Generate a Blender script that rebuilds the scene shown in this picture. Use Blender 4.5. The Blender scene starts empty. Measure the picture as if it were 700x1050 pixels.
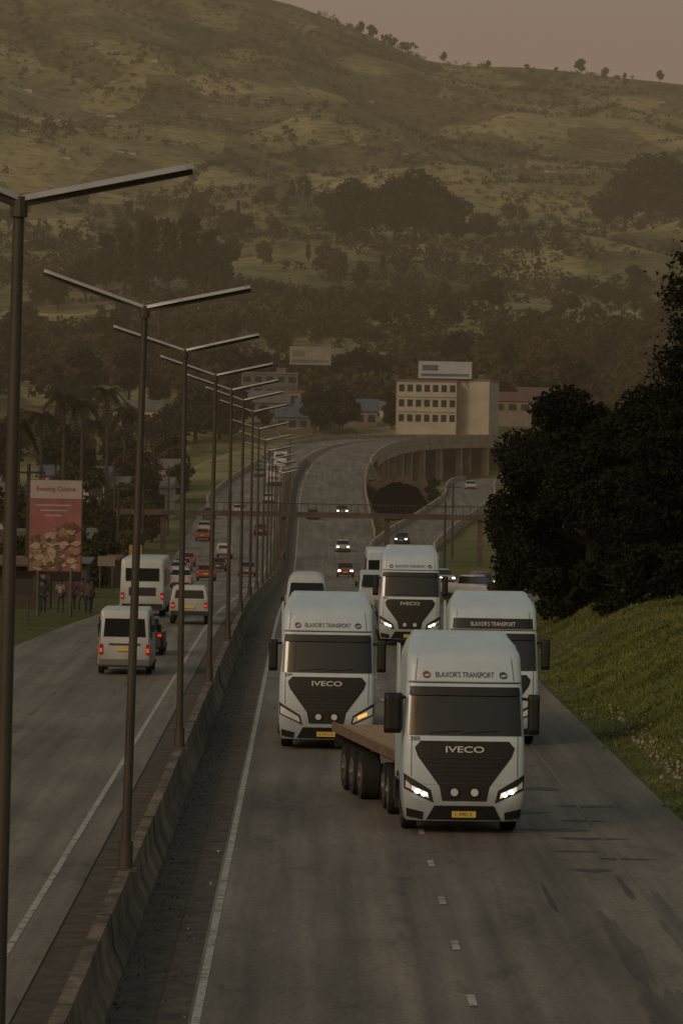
import bpy, math, random
import numpy as np
from mathutils import Vector, Matrix
random.seed(7); rng=np.random.default_rng(7)
scene=bpy.context.scene
COL=scene.collection
HC=7.8; F=4500.0; TH=math.radians(1.03)

# ------------------------------------------------------------------ materials
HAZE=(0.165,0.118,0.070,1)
def nd(nt,t,**k):
    n=nt.nodes.new(t)
    for a,b in k.items(): setattr(n,a,b)
    return n
MATS={}
def finish(mat,shader_socket,L=6200.0,Y0=150.0):  # aerial haze is painted in as warm emission growing with world Y
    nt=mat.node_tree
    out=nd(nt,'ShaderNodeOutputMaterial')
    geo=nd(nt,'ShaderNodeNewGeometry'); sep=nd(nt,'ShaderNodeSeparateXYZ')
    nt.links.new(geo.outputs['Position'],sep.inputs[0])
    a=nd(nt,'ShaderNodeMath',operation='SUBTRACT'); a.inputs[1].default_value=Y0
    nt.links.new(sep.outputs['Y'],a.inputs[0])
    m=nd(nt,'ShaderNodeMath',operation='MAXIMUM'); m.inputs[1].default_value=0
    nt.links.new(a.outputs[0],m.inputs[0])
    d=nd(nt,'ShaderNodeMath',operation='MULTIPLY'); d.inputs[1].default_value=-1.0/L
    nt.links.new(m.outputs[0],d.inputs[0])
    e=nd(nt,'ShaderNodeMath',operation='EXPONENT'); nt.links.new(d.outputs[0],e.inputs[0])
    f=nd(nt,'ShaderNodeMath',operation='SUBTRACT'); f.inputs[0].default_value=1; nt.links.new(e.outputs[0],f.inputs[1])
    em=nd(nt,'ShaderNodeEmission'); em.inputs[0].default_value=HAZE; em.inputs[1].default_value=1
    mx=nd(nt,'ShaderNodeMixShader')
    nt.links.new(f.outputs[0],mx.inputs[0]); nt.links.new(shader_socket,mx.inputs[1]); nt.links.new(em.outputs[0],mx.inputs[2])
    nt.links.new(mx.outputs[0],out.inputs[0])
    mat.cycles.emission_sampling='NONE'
def newmat(name):
    m=bpy.data.materials.new(name); m.use_nodes=True; m.node_tree.nodes.clear(); return m
def bsdf(nt,col=(.5,.5,.5),rough=.6,metal=0,spec=.5):
    b=nd(nt,'ShaderNodeBsdfPrincipled')
    b.inputs['Base Color'].default_value=(*col,1); b.inputs['Roughness'].default_value=rough
    b.inputs['Metallic'].default_value=metal; b.inputs['Specular IOR Level'].default_value=spec
    return b
def M(name,col,rough=.6,metal=0,var=.25,scale=3.0,dirt=0.0,spec=.5,vstretch=1.0):
    if name in MATS: return MATS[name]
    m=newmat(name); nt=m.node_tree; b=bsdf(nt,col,rough,metal,spec)
    tc=nd(nt,'ShaderNodeTexCoord'); mp=nd(nt,'ShaderNodeMapping'); mp.inputs['Scale'].default_value=(1,1,vstretch)
    nt.links.new(tc.outputs['Object'],mp.inputs[0])
    n=nd(nt,'ShaderNodeTexNoise'); n.inputs['Scale'].default_value=scale; n.inputs['Detail'].default_value=5
    nt.links.new(mp.outputs[0],n.inputs['Vector'])
    r=nd(nt,'ShaderNodeValToRGB')
    r.color_ramp.elements[0].position=.3; r.color_ramp.elements[1].position=.72
    r.color_ramp.elements[0].color=(*[c*(1-var) for c in col],1)
    r.color_ramp.elements[1].color=(*[min(1,c*(1+var*.6)) for c in col],1)
    nt.links.new(n.outputs[0],r.inputs[0]); last=r.outputs[0]
    if dirt>0:
        s=nd(nt,'ShaderNodeSeparateXYZ'); nt.links.new(tc.outputs['Object'],s.inputs[0])
        mr=nd(nt,'ShaderNodeMapRange'); mr.inputs[1].default_value=0.2; mr.inputs[2].default_value=1.5; mr.inputs[3].default_value=dirt; mr.inputs[4].default_value=0.08
        nt.links.new(s.outputs['Z'],mr.inputs[0])
        n2=nd(nt,'ShaderNodeTexNoise'); n2.inputs['Scale'].default_value=1.7; n2.inputs['Detail'].default_value=6
        nt.links.new(tc.outputs['Object'],n2.inputs['Vector'])
        mm=nd(nt,'ShaderNodeMath',operation='MULTIPLY'); nt.links.new(mr.outputs[0],mm.inputs[0]); nt.links.new(n2.outputs[0],mm.inputs[1])
        m2=nd(nt,'ShaderNodeMath',operation='MULTIPLY'); m2.inputs[1].default_value=1.7; nt.links.new(mm.outputs[0],m2.inputs[0])
        mc=nd(nt,'ShaderNodeMixRGB'); mc.inputs[2].default_value=(.09,.07,.05,1)
        nt.links.new(m2.outputs[0],mc.inputs[0]); nt.links.new(last,mc.inputs[1]); last=mc.outputs[0]
    nt.links.new(last,b.inputs['Base Color'])
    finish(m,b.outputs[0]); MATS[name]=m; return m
def E(name,col,strength):
    if name in MATS: return MATS[name]
    m=newmat(name); nt=m.node_tree; e=nd(nt,'ShaderNodeEmission'); e.inputs[0].default_value=(*col,1); e.inputs[1].default_value=strength
    o=nd(nt,'ShaderNodeOutputMaterial'); nt.links.new(e.outputs[0],o.inputs[0]); m.cycles.emission_sampling='NONE'
    MATS[name]=m; return m
def foliage(name,c1,c2,scale=.5,lo=.35,hi=.68):
    m=newmat(name); nt=m.node_tree; b=bsdf(nt,c1,.8,0,.12)
    g=nd(nt,'ShaderNodeNewGeometry'); n=nd(nt,'ShaderNodeTexNoise'); n.inputs['Scale'].default_value=scale; n.inputs['Detail'].default_value=3
    nt.links.new(g.outputs['Position'],n.inputs['Vector'])
    r=nd(nt,'ShaderNodeValToRGB'); r.color_ramp.elements[0].position=lo; r.color_ramp.elements[1].position=hi
    r.color_ramp.elements[0].color=(*c1,1); r.color_ramp.elements[1].color=(*c2,1)
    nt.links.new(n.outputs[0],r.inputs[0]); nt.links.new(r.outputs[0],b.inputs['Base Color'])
    finish(m,b.outputs[0]); MATS[name]=m; return m

m_white=M('white_truck_paint',(.50,.60,.68),.35,0,.06,1.2,.8)
m_wcar=M('white_car_paint',(.46,.50,.51),.35,0,.06,1.5,.6)
m_seam=M('panel_seam',(.05,.055,.06),.6)
m_black=M('black_plastic',(.009,.009,.010),.5,0,.3,6)
m_grille=M('grille_slat',(.024,.025,.027),.4)
m_glass=M('dark_glass',(.010,.012,.013),.08,0,.2,2,0,.6)
m_rub=M('tyre_rubber',(.016,.015,.014),.85,0,.3,8)
m_rim=M('rim_steel',(.14,.135,.13),.5,.4,.3,6)
m_chas=M('chassis_grey',(.025,.023,.021),.7,.2,.4,4)
m_deck=M('deck_wood',(.35,.225,.13),.8,0,.35,5)
m_rail=M('trailer_rail',(.20,.13,.085),.6,0,.35,4)
m_red=M('red_lens',(.35,.01,.008),.25)
m_redp=M('red_paint',(.30,.045,.03),.4,0,.1,2,.4)
m_logo=M('red_logo',(.28,.06,.06),.4)
m_navy=M('navy_lettering',(.05,.07,.11),.4)
m_silver=M('silver_lettering',(.62,.63,.65),.3,.1,.05)
m_wtext=M('white_lettering',(.55,.55,.55),.5)
m_plate=M('yellow_plate',(.60,.42,.06),.5,0,.1)
m_lens=M('clear_lens',(.55,.57,.60),.12)
e_head=E('headlight_glow',(1,.93,.78),5.0)
e_soft=E('headlight_halo',(1,.86,.66),.75)
e_amber=E('amber_glow',(1,.45,.10),1.3)
e_tail=E('tail_glow',(1,.10,.04),.7)
m_steel=M('galvanised_steel',(.10,.10,.095),.5,.6,.35,3)
m_pole=M('lamp_pole',(.060,.052,.038),.6,.2,.4,2,0,.5,.3)
m_lum=M('luminaire_grey',(.40,.40,.40),.4,.1,.2,3)
m_grey=M('grey_paint',(.14,.15,.16),.4,0,.1,1.5,.4)
m_dblue=M('dark_blue_paint',(.02,.025,.04),.35,0,.1,1.5,.3)
m_wall=M('white_wall',(.38,.34,.28),.85,0,.22,.25)
m_wall2=M('cream_wall',(.20,.165,.125),.85,0,.25,.25)
m_wallg=M('green_wall',(.10,.115,.10),.85,0,.2,.3)
m_roofr=M('red_roof',(.13,.065,.048),.8,0,.3,.4)
m_roofb=M('blue_roof',(.08,.090,.12),.6,0,.25,.4)
m_roofg=M('grey_roof',(.13,.12,.11),.7,0,.3,.4)
m_bwin=M('window_pane',(.02,.022,.025),.2)
m_sign=M('white_sign',(.34,.37,.40),.6,0,.15,.4)
m_signg=M('grey_sign',(.22,.20,.18),.6,0,.2,.4)
m_bark=M('bark',(.05,.037,.026),.9,0,.4,2)
m_barkd=M('shaded_bark',(.014,.011,.008),.95,0,.4,2)  # darker copy of bark, with the crown's shade put into its colour
m_yel=M('yellow_paint',(.34,.20,.03),.5,0,.15,1,.5)
m_skin=M('skin',(.10,.055,.035),.6)
m_hair=M('hair',(.01,.008,.007),.8)

m_fol=[foliage('foliage_dark',(.014,.015,.006),(.050,.046,.018),.35),
       foliage('foliage_olive',(.028,.027,.010),(.086,.075,.028),.3),
       foliage('foliage_brown',(.034,.026,.011),(.088,.064,.028),.3),
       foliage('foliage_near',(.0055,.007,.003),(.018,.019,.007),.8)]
m_wood=foliage('woodland_foliage',(.015,.015,.006),(.066,.056,.022),.02)
m_grass=foliage('grass_blades',(.075,.090,.022),(.18,.195,.052),.5)

def asphalt(name,c):
    m=newmat(name); nt=m.node_tree; b=bsdf(nt,(c,c,c),.68,0,.32)
    g=nd(nt,'ShaderNodeNewGeometry')
    def noise(sc,vec,det=6,rough=.6):
        mp=nd(nt,'ShaderNodeMapping'); mp.inputs['Scale'].default_value=vec
        nt.links.new(g.outputs['Position'],mp.inputs[0])
        n=nd(nt,'ShaderNodeTexNoise'); n.inputs['Scale'].default_value=sc; n.inputs['Detail'].default_value=det; n.inputs['Roughness'].default_value=rough
        nt.links.new(mp.outputs[0],n.inputs['Vector']); return n
    n1=noise(1.0,(1.5,.022,1)); n2=noise(.35,(1,.25,1)); n3=noise(9,(1,.5,1),8,.75); n5=noise(.9,(1,.22,1),9,.72)
    r1=nd(nt,'ShaderNodeValToRGB'); r1.color_ramp.elements[0].position=.3; r1.color_ramp.elements[1].position=.7
    r1.color_ramp.elements[0].color=(c*.58,c*.47,c*.36,1); r1.color_ramp.elements[1].color=(c*1.52,c*1.28,c*1.01,1)
    nt.links.new(n1.outputs[0],r1.inputs[0])
    def mrange(n,a,b_,c_,d_):
        r=nd(nt,'ShaderNodeMapRange'); r.inputs[1].default_value=a; r.inputs[2].default_value=b_; r.inputs[3].default_value=c_; r.inputs[4].default_value=d_
        nt.links.new(n.outputs[0],r.inputs[0]); return r
    r2=mrange(n2,.3,.7,.64,1.28); r3=mrange(n3,.3,.7,.66,1.34); r5=mrange(n5,.34,.44,.60,1.0)
    mu=nd(nt,'ShaderNodeMath',operation='MULTIPLY'); nt.links.new(r2.outputs[0],mu.inputs[0]); nt.links.new(r3.outputs[0],mu.inputs[1])
    mu2=nd(nt,'ShaderNodeMath',operation='MULTIPLY'); nt.links.new(mu.outputs[0],mu2.inputs[0]); nt.links.new(r5.outputs[0],mu2.inputs[1])
    vs=nd(nt,'ShaderNodeVectorMath',operation='SCALE'); nt.links.new(r1.outputs[0],vs.inputs[0]); nt.links.new(mu2.outputs[0],vs.inputs['Scale'])
    mp=nd(nt,'ShaderNodeMapping'); mp.inputs['Scale'].default_value=(.55,.16,1); nt.links.new(g.outputs['Position'],mp.inputs[0])
    vo=nd(nt,'ShaderNodeTexVoronoi',feature='DISTANCE_TO_EDGE'); vo.inputs['Scale'].default_value=1.0
    ad=nd(nt,'ShaderNodeMixRGB'); ad.inputs[0].default_value=.25; nt.links.new(mp.outputs[0],ad.inputs[1]); nt.links.new(n3.outputs['Color'],ad.inputs[2])
    nt.links.new(ad.outputs[0],vo.inputs['Vector'])
    cr=nd(nt,'ShaderNodeMapRange'); cr.inputs[1].default_value=0; cr.inputs[2].default_value=.012; cr.inputs[3].default_value=.6; cr.inputs[4].default_value=1
    nt.links.new(vo.outputs['Distance'],cr.inputs[0])
    vs2=nd(nt,'ShaderNodeVectorMath',operation='SCALE'); nt.links.new(vs.outputs[0],vs2.inputs[0]); nt.links.new(cr.outputs[0],vs2.inputs['Scale'])
    nt.links.new(vs2.outputs[0],b.inputs['Base Color'])
    bp=nd(nt,'ShaderNodeBump'); bp.inputs['Strength'].default_value=.25; bp.inputs['Distance'].default_value=.02
    nt.links.new(n3.outputs[0],bp.inputs['Height']); nt.links.new(bp.outputs[0],b.inputs['Normal'])
    finish(m,b.outputs[0]); MATS[name]=m; return m
m_asph=asphalt('asphalt',.145); m_asphl=asphalt('asphalt_left',.158); m_patch=asphalt('asphalt_patch',.055); m_patch2=asphalt('asphalt_old_patch',.095)
m_dirt=M('roadside_dirt',(.088,.068,.047),.95,0,.55,2)
def paint(name,c,lo=.36,hi=.5):
    m=newmat(name); nt=m.node_tree; b=bsdf(nt,(c,c,c),.7)
    g=nd(nt,'ShaderNodeNewGeometry'); n=nd(nt,'ShaderNodeTexNoise'); n.inputs['Scale'].default_value=3; n.inputs['Detail'].default_value=8; n.inputs['Roughness'].default_value=.75
    nt.links.new(g.outputs['Position'],n.inputs['Vector'])
    r=nd(nt,'ShaderNodeValToRGB'); r.color_ramp.elements[0].position=lo; r.color_ramp.elements[1].position=hi
    r.color_ramp.elements[0].color=(.13,.11,.085,1); r.color_ramp.elements[1].color=(c,c*.94,c*.84,1)
    nt.links.new(n.outputs[0],r.inputs[0]); nt.links.new(r.outputs[0],b.inputs['Base Color']); finish(m,b.outputs[0]); return m
m_line=paint('road_paint',.42,.38,.52); m_linef=paint('faded_paint',.19,.48,.68)
def concrete():
    m=newmat('weathered_concrete'); nt=m.node_tree; b=bsdf(nt,(.1,.09,.08),.9)
    g=nd(nt,'ShaderNodeNewGeometry'); mp=nd(nt,'ShaderNodeMapping'); mp.inputs['Scale'].default_value=(1,.6,.35)
    nt.links.new(g.outputs['Position'],mp.inputs[0])
    n=nd(nt,'ShaderNodeTexNoise'); n.inputs['Scale'].default_value=1.6; n.inputs['Detail'].default_value=9; n.inputs['Roughness'].default_value=.68; nt.links.new(mp.outputs[0],n.inputs['Vector'])
    r=nd(nt,'ShaderNodeValToRGB'); r.color_ramp.elements[0].position=.38; r.color_ramp.elements[1].position=.66
    r.color_ramp.elements[0].color=(.036,.026,.017,1); r.color_ramp.elements[1].color=(.22,.170,.118,1)
    nt.links.new(n.outputs[0],r.inputs[0])
    s=nd(nt,'ShaderNodeSeparateXYZ'); nt.links.new(g.outputs['Position'],s.inputs[0])
    md=nd(nt,'ShaderNodeMath',operation='PINGPONG'); md.inputs[1].default_value=3.0; nt.links.new(s.outputs['Y'],md.inputs[0])
    mr=nd(nt,'ShaderNodeMapRange'); mr.inputs[1].default_value=0; mr.inputs[2].default_value=.06; mr.inputs[3].default_value=.4; mr.inputs[4].default_value=1
    nt.links.new(md.outputs[0],mr.inputs[0])
    vs=nd(nt,'ShaderNodeVectorMath',operation='SCALE'); nt.links.new(r.outputs[0],vs.inputs[0]); nt.links.new(mr.outputs[0],vs.inputs['Scale'])
    nt.links.new(vs.outputs[0],b.inputs['Base Color'])
    bp=nd(nt,'ShaderNodeBump'); bp.inputs['Strength'].default_value=.4; bp.inputs['Distance'].default_value=.03
    nt.links.new(n.outputs[0],bp.inputs['Height']); nt.links.new(bp.outputs[0],b.inputs['Normal'])
    finish(m,b.outputs[0]); return m
m_conc=concrete()
m_concf=M('bridge_concrete',(.30,.25,.19),.9,0,.35,.4)
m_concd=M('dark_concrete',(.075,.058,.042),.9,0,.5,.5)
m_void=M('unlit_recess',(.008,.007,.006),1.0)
def groundmat():
    m=newmat('terrain'); nt=m.node_tree; b=bsdf(nt,(.1,.1,.05),.95,0,.1)
    g=nd(nt,'ShaderNodeNewGeometry'); s=nd(nt,'ShaderNodeSeparateXYZ'); nt.links.new(g.outputs['Position'],s.inputs[0])
    def noise(sc,det=6,ro=.6,vec=(1,1,1)):
        mp=nd(nt,'ShaderNodeMapping'); mp.inputs['Scale'].default_value=vec; nt.links.new(g.outputs['Position'],mp.inputs[0])
        n=nd(nt,'ShaderNodeTexNoise'); n.inputs['Scale'].default_value=sc; n.inputs['Detail'].default_value=det; n.inputs['Roughness'].default_value=ro
        nt.links.new(mp.outputs[0],n.inputs['Vector']); return n
    n1=noise(.5); r1=nd(nt,'ShaderNodeValToRGB')
    els=r1.color_ramp.elements; els[0].position=.3; els[0].color=(.055,.062,.018,1); els[1].position=.75; els[1].color=(.120,.132,.040,1)
    nt.links.new(n1.outputs[0],r1.inputs[0])
    n2=noise(.013,9,.66,(1,.35,1)); r2=nd(nt,'ShaderNodeValToRGB'); els=r2.color_ramp.elements
    els[0].position=.36; els[0].color=(.050,.047,.018,1); els[1].position=.64; els[1].color=(.27,.225,.115,1)
    e=els.new(.44); e.color=(.115,.107,.042,1); e=els.new(.53); e.color=(.185,.170,.075,1)
    nt.links.new(n2.outputs[0],r2.inputs[0])
    mpv=nd(nt,'ShaderNodeMapping'); mpv.inputs['Scale'].default_value=(.018,.007,.018); nt.links.new(g.outputs['Position'],mpv.inputs[0])
    vo=nd(nt,'ShaderNodeTexVoronoi'); vo.inputs['Scale'].default_value=1; nt.links.new(mpv.outputs[0],vo.inputs['Vector'])
    sv=nd(nt,'ShaderNodeSeparateXYZ'); nt.links.new(vo.outputs['Color'],sv.inputs[0])
    mr=nd(nt,'ShaderNodeMapRange'); mr.inputs[3].default_value=.58; mr.inputs[4].default_value=1.5; nt.links.new(sv.outputs[0],mr.inputs[0])
    n3=noise(.10,7,.72); m3=nd(nt,'ShaderNodeMapRange'); m3.inputs[1].default_value=.36; m3.inputs[2].default_value=.52; m3.inputs[3].default_value=.42; m3.inputs[4].default_value=1.1
    nt.links.new(n3.outputs[0],m3.inputs[0])
    mu=nd(nt,'ShaderNodeMath',operation='MULTIPLY'); nt.links.new(mr.outputs[0],mu.inputs[0]); nt.links.new(m3.outputs[0],mu.inputs[1])
    vs=nd(nt,'ShaderNodeVectorMath',operation='SCALE'); nt.links.new(r2.outputs[0],vs.inputs[0]); nt.links.new(mu.outputs[0],vs.inputs['Scale'])
    mf=nd(nt,'ShaderNodeMapRange'); mf.inputs[1].default_value=400; mf.inputs[2].default_value=750; nt.links.new(s.outputs['Y'],mf.inputs[0])
    mx=nd(nt,'ShaderNodeMixRGB'); nt.links.new(mf.outputs[0],mx.inputs[0]); nt.links.new(r1.outputs[0],mx.inputs[1]); nt.links.new(vs.outputs[0],mx.inputs[2])
    n4=noise(.25,5); m4=nd(nt,'ShaderNodeMapRange'); m4.inputs[1].default_value=.53; m4.inputs[2].default_value=.64; m4.inputs[4].default_value=.55
    nt.links.new(n4.outputs[0],m4.inputs[0])
    inv=nd(nt,'ShaderNodeMath',operation='SUBTRACT'); inv.inputs[0].default_value=1; nt.links.new(mf.outputs[0],inv.inputs[1])
    mm=nd(nt,'ShaderNodeMath',operation='MULTIPLY'); nt.links.new(m4.outputs[0],mm.inputs[0]); nt.links.new(inv.outputs[0],mm.inputs[1])
    mx2=nd(nt,'ShaderNodeMixRGB'); mx2.inputs[2].default_value=(.10,.076,.046,1)
    nt.links.new(mm.outputs[0],mx2.inputs[0]); nt.links.new(mx.outputs[0],mx2.inputs[1])
    nt.links.new(mx2.outputs[0],b.inputs['Base Color'])
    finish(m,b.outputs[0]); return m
m_ground=groundmat()

# ------------------------------------------------------------------ mesh builder
class MB:
    def __init__(s): s.v=[];s.f=[];s.m=[]
    def add(s,vs,fs,mi=0):
        o=len(s.v); s.v+= [tuple(v) for v in vs]; s.f+=[tuple(i+o for i in f) for f in fs]; s.m+=[mi]*len(fs)
    def box(s,c,d,mi=0,rz=0,rx=0,ry=0):
        R=Matrix.Rotation(rz,3,'Z')@Matrix.Rotation(ry,3,'Y')@Matrix.Rotation(rx,3,'X'); c=Vector(c)
        vs=[c+R@Vector((sx*d[0]/2,sy*d[1]/2,sz*d[2]/2)) for sx in(-1,1) for sy in(-1,1) for sz in(-1,1)]
        s.add(vs,[(0,1,3,2),(4,6,7,5),(0,4,5,1),(2,3,7,6),(0,2,6,4),(1,5,7,3)],mi)
    def cyl(s,p0,p1,r0,r1=None,n=10,mi=0,caps=True):
        r1=r0 if r1 is None else r1; p0=Vector(p0);p1=Vector(p1); a=(p1-p0).normalized()
        u=a.orthogonal().normalized(); w=a.cross(u); vs=[]
        for p,r in((p0,r0),(p1,r1)):
            for i in range(n):
                t=2*math.pi*i/n; vs.append(p+u*math.cos(t)*r+w*math.sin(t)*r)
        fs=[(i,(i+1)%n,n+(i+1)%n,n+i) for i in range(n)]
        if caps: fs+=[tuple(range(n-1,-1,-1)),tuple(range(n,2*n))]
        s.add(vs,fs,mi)
    def loft(s,rings,mi=0,caps=True,closed=True):
        n=len(rings[0]); vs=[p for r in rings for p in r]; fs=[]
        for k in range(len(rings)-1):
            for i in range(n if closed else n-1):
                j=(i+1)%n; fs.append((k*n+i,k*n+j,(k+1)*n+j,(k+1)*n+i))
        if caps: fs+=[tuple(range(n-1,-1,-1)),tuple(range((len(rings)-1)*n,len(rings)*n))]
        s.add(vs,fs,mi)
    def grid(s,P,mi=0):
        a=len(P);b=len(P[0]); vs=[p for r in P for p in r]
        s.add(vs,[(i*b+j,i*b+j+1,(i+1)*b+j+1,(i+1)*b+j) for i in range(a-1) for j in range(b-1)],mi)
    def obj(s,name,mats,parent=None,smooth=False,bevel=0,**props):
        me=bpy.data.meshes.new(name); me.from_pydata(s.v,[],s.f); 
        if not isinstance(mats,(list,tuple)): mats=[mats]
        for m in mats: me.materials.append(m)
        me.polygons.foreach_set('material_index',s.m)
        if smooth: me.polygons.foreach_set('use_smooth',[True]*len(s.f))
        me.update()
        o=bpy.data.objects.new(name,me); COL.objects.link(o)
        if parent: o.parent=parent
        if bevel:
            b=o.modifiers.new('bevel','BEVEL'); b.width=bevel; b.segments=2; b.limit_method='ANGLE'; b.angle_limit=.7
        if smooth:
            try: me.set_sharp_from_angle(angle=.55)
            except Exception: pass
        for k,v in props.items(): o[k]=v
        return o
def empty(name,loc=(0,0,0),rz=0,**props):
    o=bpy.data.objects.new(name,None); COL.objects.link(o); o.location=loc; o.rotation_euler[2]=rz; o.empty_display_size=.3
    for k,v in props.items(): o[k]=v
    return o
def copy_thing(root,loc,rz=None,sc=None,**props):
    n=root.copy(); COL.objects.link(n); n.location=loc
    if rz is not None: n.rotation_euler[2]=rz
    if sc is not None: n.scale=(sc,sc,sc) if not isinstance(sc,tuple) else sc
    for k,v in props.items(): n[k]=v
    def rec(a,b):
        for ch in KIDS.get(a.name,[]):
            c=ch.copy(); COL.objects.link(c); c.parent=b; c.matrix_parent_inverse=ch.matrix_parent_inverse.copy()
            rec(ch,c)
    rec(root,n); return n
KIDS={}
def index_kids():
    KIDS.clear()
    for o in bpy.data.objects:
        if o.parent: KIDS.setdefault(o.parent.name,[]).append(o)
def textmesh(txt,height,width=None,bold=0.0):
    cu=bpy.data.curves.new('t','FONT'); cu.body=txt; cu.align_x='CENTER'; cu.align_y='CENTER'; cu.size=1; cu.offset=bold
    o=bpy.data.objects.new('t',cu); COL.objects.link(o)
    dg=bpy.context.evaluated_depsgraph_get(); dg.update()
    me=bpy.data.meshes.new_from_object(o.evaluated_get(dg))
    bpy.data.objects.remove(o); bpy.data.curves.remove(cu)
    co=np.zeros(len(me.vertices)*3); me.vertices.foreach_get('co',co); co=co.reshape(-1,3)
    mn=co.min(0);mx=co.max(0); c=(mn+mx)/2; s=height/(mx[1]-mn[1]); sx=s if width is None else width/(mx[0]-mn[0])
    pts=[((p[0]-c[0])*sx,(p[1]-c[1])*s) for p in co]; fs=[tuple(p.vertices) for p in me.polygons]
    bpy.data.meshes.remove(me); return pts,fs
def big_mesh(name,V,Fq,mats,parent=None,midx=None):
    me=bpy.data.meshes.new(name); V=np.asarray(V,np.float32); Fq=np.asarray(Fq,np.int32); k=Fq.shape[1]
    me.vertices.add(len(V)); me.vertices.foreach_set('co',V.ravel())
    me.loops.add(Fq.size); me.loops.foreach_set('vertex_index',Fq.ravel())
    me.polygons.add(len(Fq)); me.polygons.foreach_set('loop_start',np.arange(0,Fq.size,k,dtype=np.int32))
    try: me.polygons.foreach_set('loop_total',np.full(len(Fq),k,dtype=np.int32))
    except Exception: pass
    for m in (mats if isinstance(mats,(list,tuple)) else [mats]): me.materials.append(m)
    if midx is not None: me.polygons.foreach_set('material_index',midx)
    me.update(calc_edges=True); me.validate()
    o=bpy.data.objects.new(name,me); COL.objects.link(o)
    if parent: o.parent=parent
    return o
def leafquads(C,S,flat=.6):
    n=len(C); u=rng.normal(size=(n,3)); u/=np.linalg.norm(u,axis=1)[:,None]
    w=rng.normal(size=(n,3)); w-= (w*u).sum(1)[:,None]*u; w/=np.linalg.norm(w,axis=1)[:,None]
    S=S[:,None]; a=u*S; b=w*S*flat
    V=np.stack([C-a,C-b,C+a,C+b],1).reshape(-1,3); Fq=np.arange(4*n).reshape(-1,4); return V,Fq

# ------------------------------------------------------------------ terrain profile & paths
def smooth_interp(xs,ys,lo,hi,step,k):
    g=np.arange(lo,hi+step,step); v=np.interp(g,xs,ys); ker=np.hanning(k+2)[1:-1]; ker/=ker.sum()
    vp=np.pad(v,(k//2,k//2),mode='edge'); return g,np.convolve(vp,ker,'valid')[:len(g)]
_g,_z=smooth_interp([-50,210,300,400,460,520,600,700,780,850,915,980,1040,1100,1300],[0,0,-1.7,-3.7,-4.5,-3.9,-.9,3.5,6.8,9.6,11.5,12.6,13,13.3,14],-50,1300,5,15)
def zs(s): return np.interp(s,_g,_z)
_pts=[(-2.96,-30),(-2.96,620),(-2.6,700),(-.6,780),(4,850),(13,912),(30,955),(56,978),(100,990),(200,1000)]
def catmull(pts,n=20):
    P=[Vector(p) for p in pts]; P=[P[0]*2-P[1]]+P+[P[-1]*2-P[-2]]; out=[]
    for i in range(1,len(P)-2):
        L=(P[i+1]-P[i]).length; m=max(2,int(L/8))
        for k in range(m):
            t=k/m; a,b,c,d=P[i-1],P[i],P[i+1],P[i+2]
            l0=max((b-a).length,1e-3);l1=(c-b).length;l2=max((d-c).length,1e-3)
            m1=((c-a)/(l0+l1))*l1; m2=((d-b)/(l1+l2))*l1
            out.append((2*t**3-3*t*t+1)*b+(t**3-2*t*t+t)*m1+(-2*t**3+3*t*t)*c+(t**3-t*t)*m2)
    out.append(P[-2]); return out
REF=catmull(_pts)
def path_data(pts,z0=None):
    A=np.array([[p[0],p[1]] for p in pts]); d=np.gradient(A,axis=0); d/=np.linalg.norm(d,axis=1)[:,None]
    nrm=np.stack([d[:,1],-d[:,0]],1); s=np.concatenate([[0],np.cumsum(np.linalg.norm(np.diff(A,axis=0),axis=1))])
    return A,nrm,s
RA,RN,RS=path_data(REF); RS=RS+RA[0,1]; RZ=zs(RS)
_rp=[(9.3,470,-4.4),(10.5,520,-3.8),(14,570,-2.3),(19.5,630,-.6),(25,690,1.6),(27,735,3.2),(31,790,3.9),(42,850,4.4),(60,900,4.8)]
RAMP=catmull(_rp); PA,PN,PS=path_data(RAMP); PZ=np.array([p[2] for p in RAMP])
def tbase(Y):
    zr=zs(Y)
    far=np.interp(Y,[620,700,760,850,940,1000,1060,1400,2000,2600,3300,3900,4300,6000,12000],[-.6,.4,1.0,2.0,3.5,12,18,35,82,148,248,349,300,200,100])
    return np.where(Y<620,zr-.1,np.where(Y<640,(zr-.1)*(640-Y)/20+far*(Y-620)/20,far))
def sst(a,b,x):
    t=np.clip((x-a)/(b-a),0,1); return t*t*(3-2*t)
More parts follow.
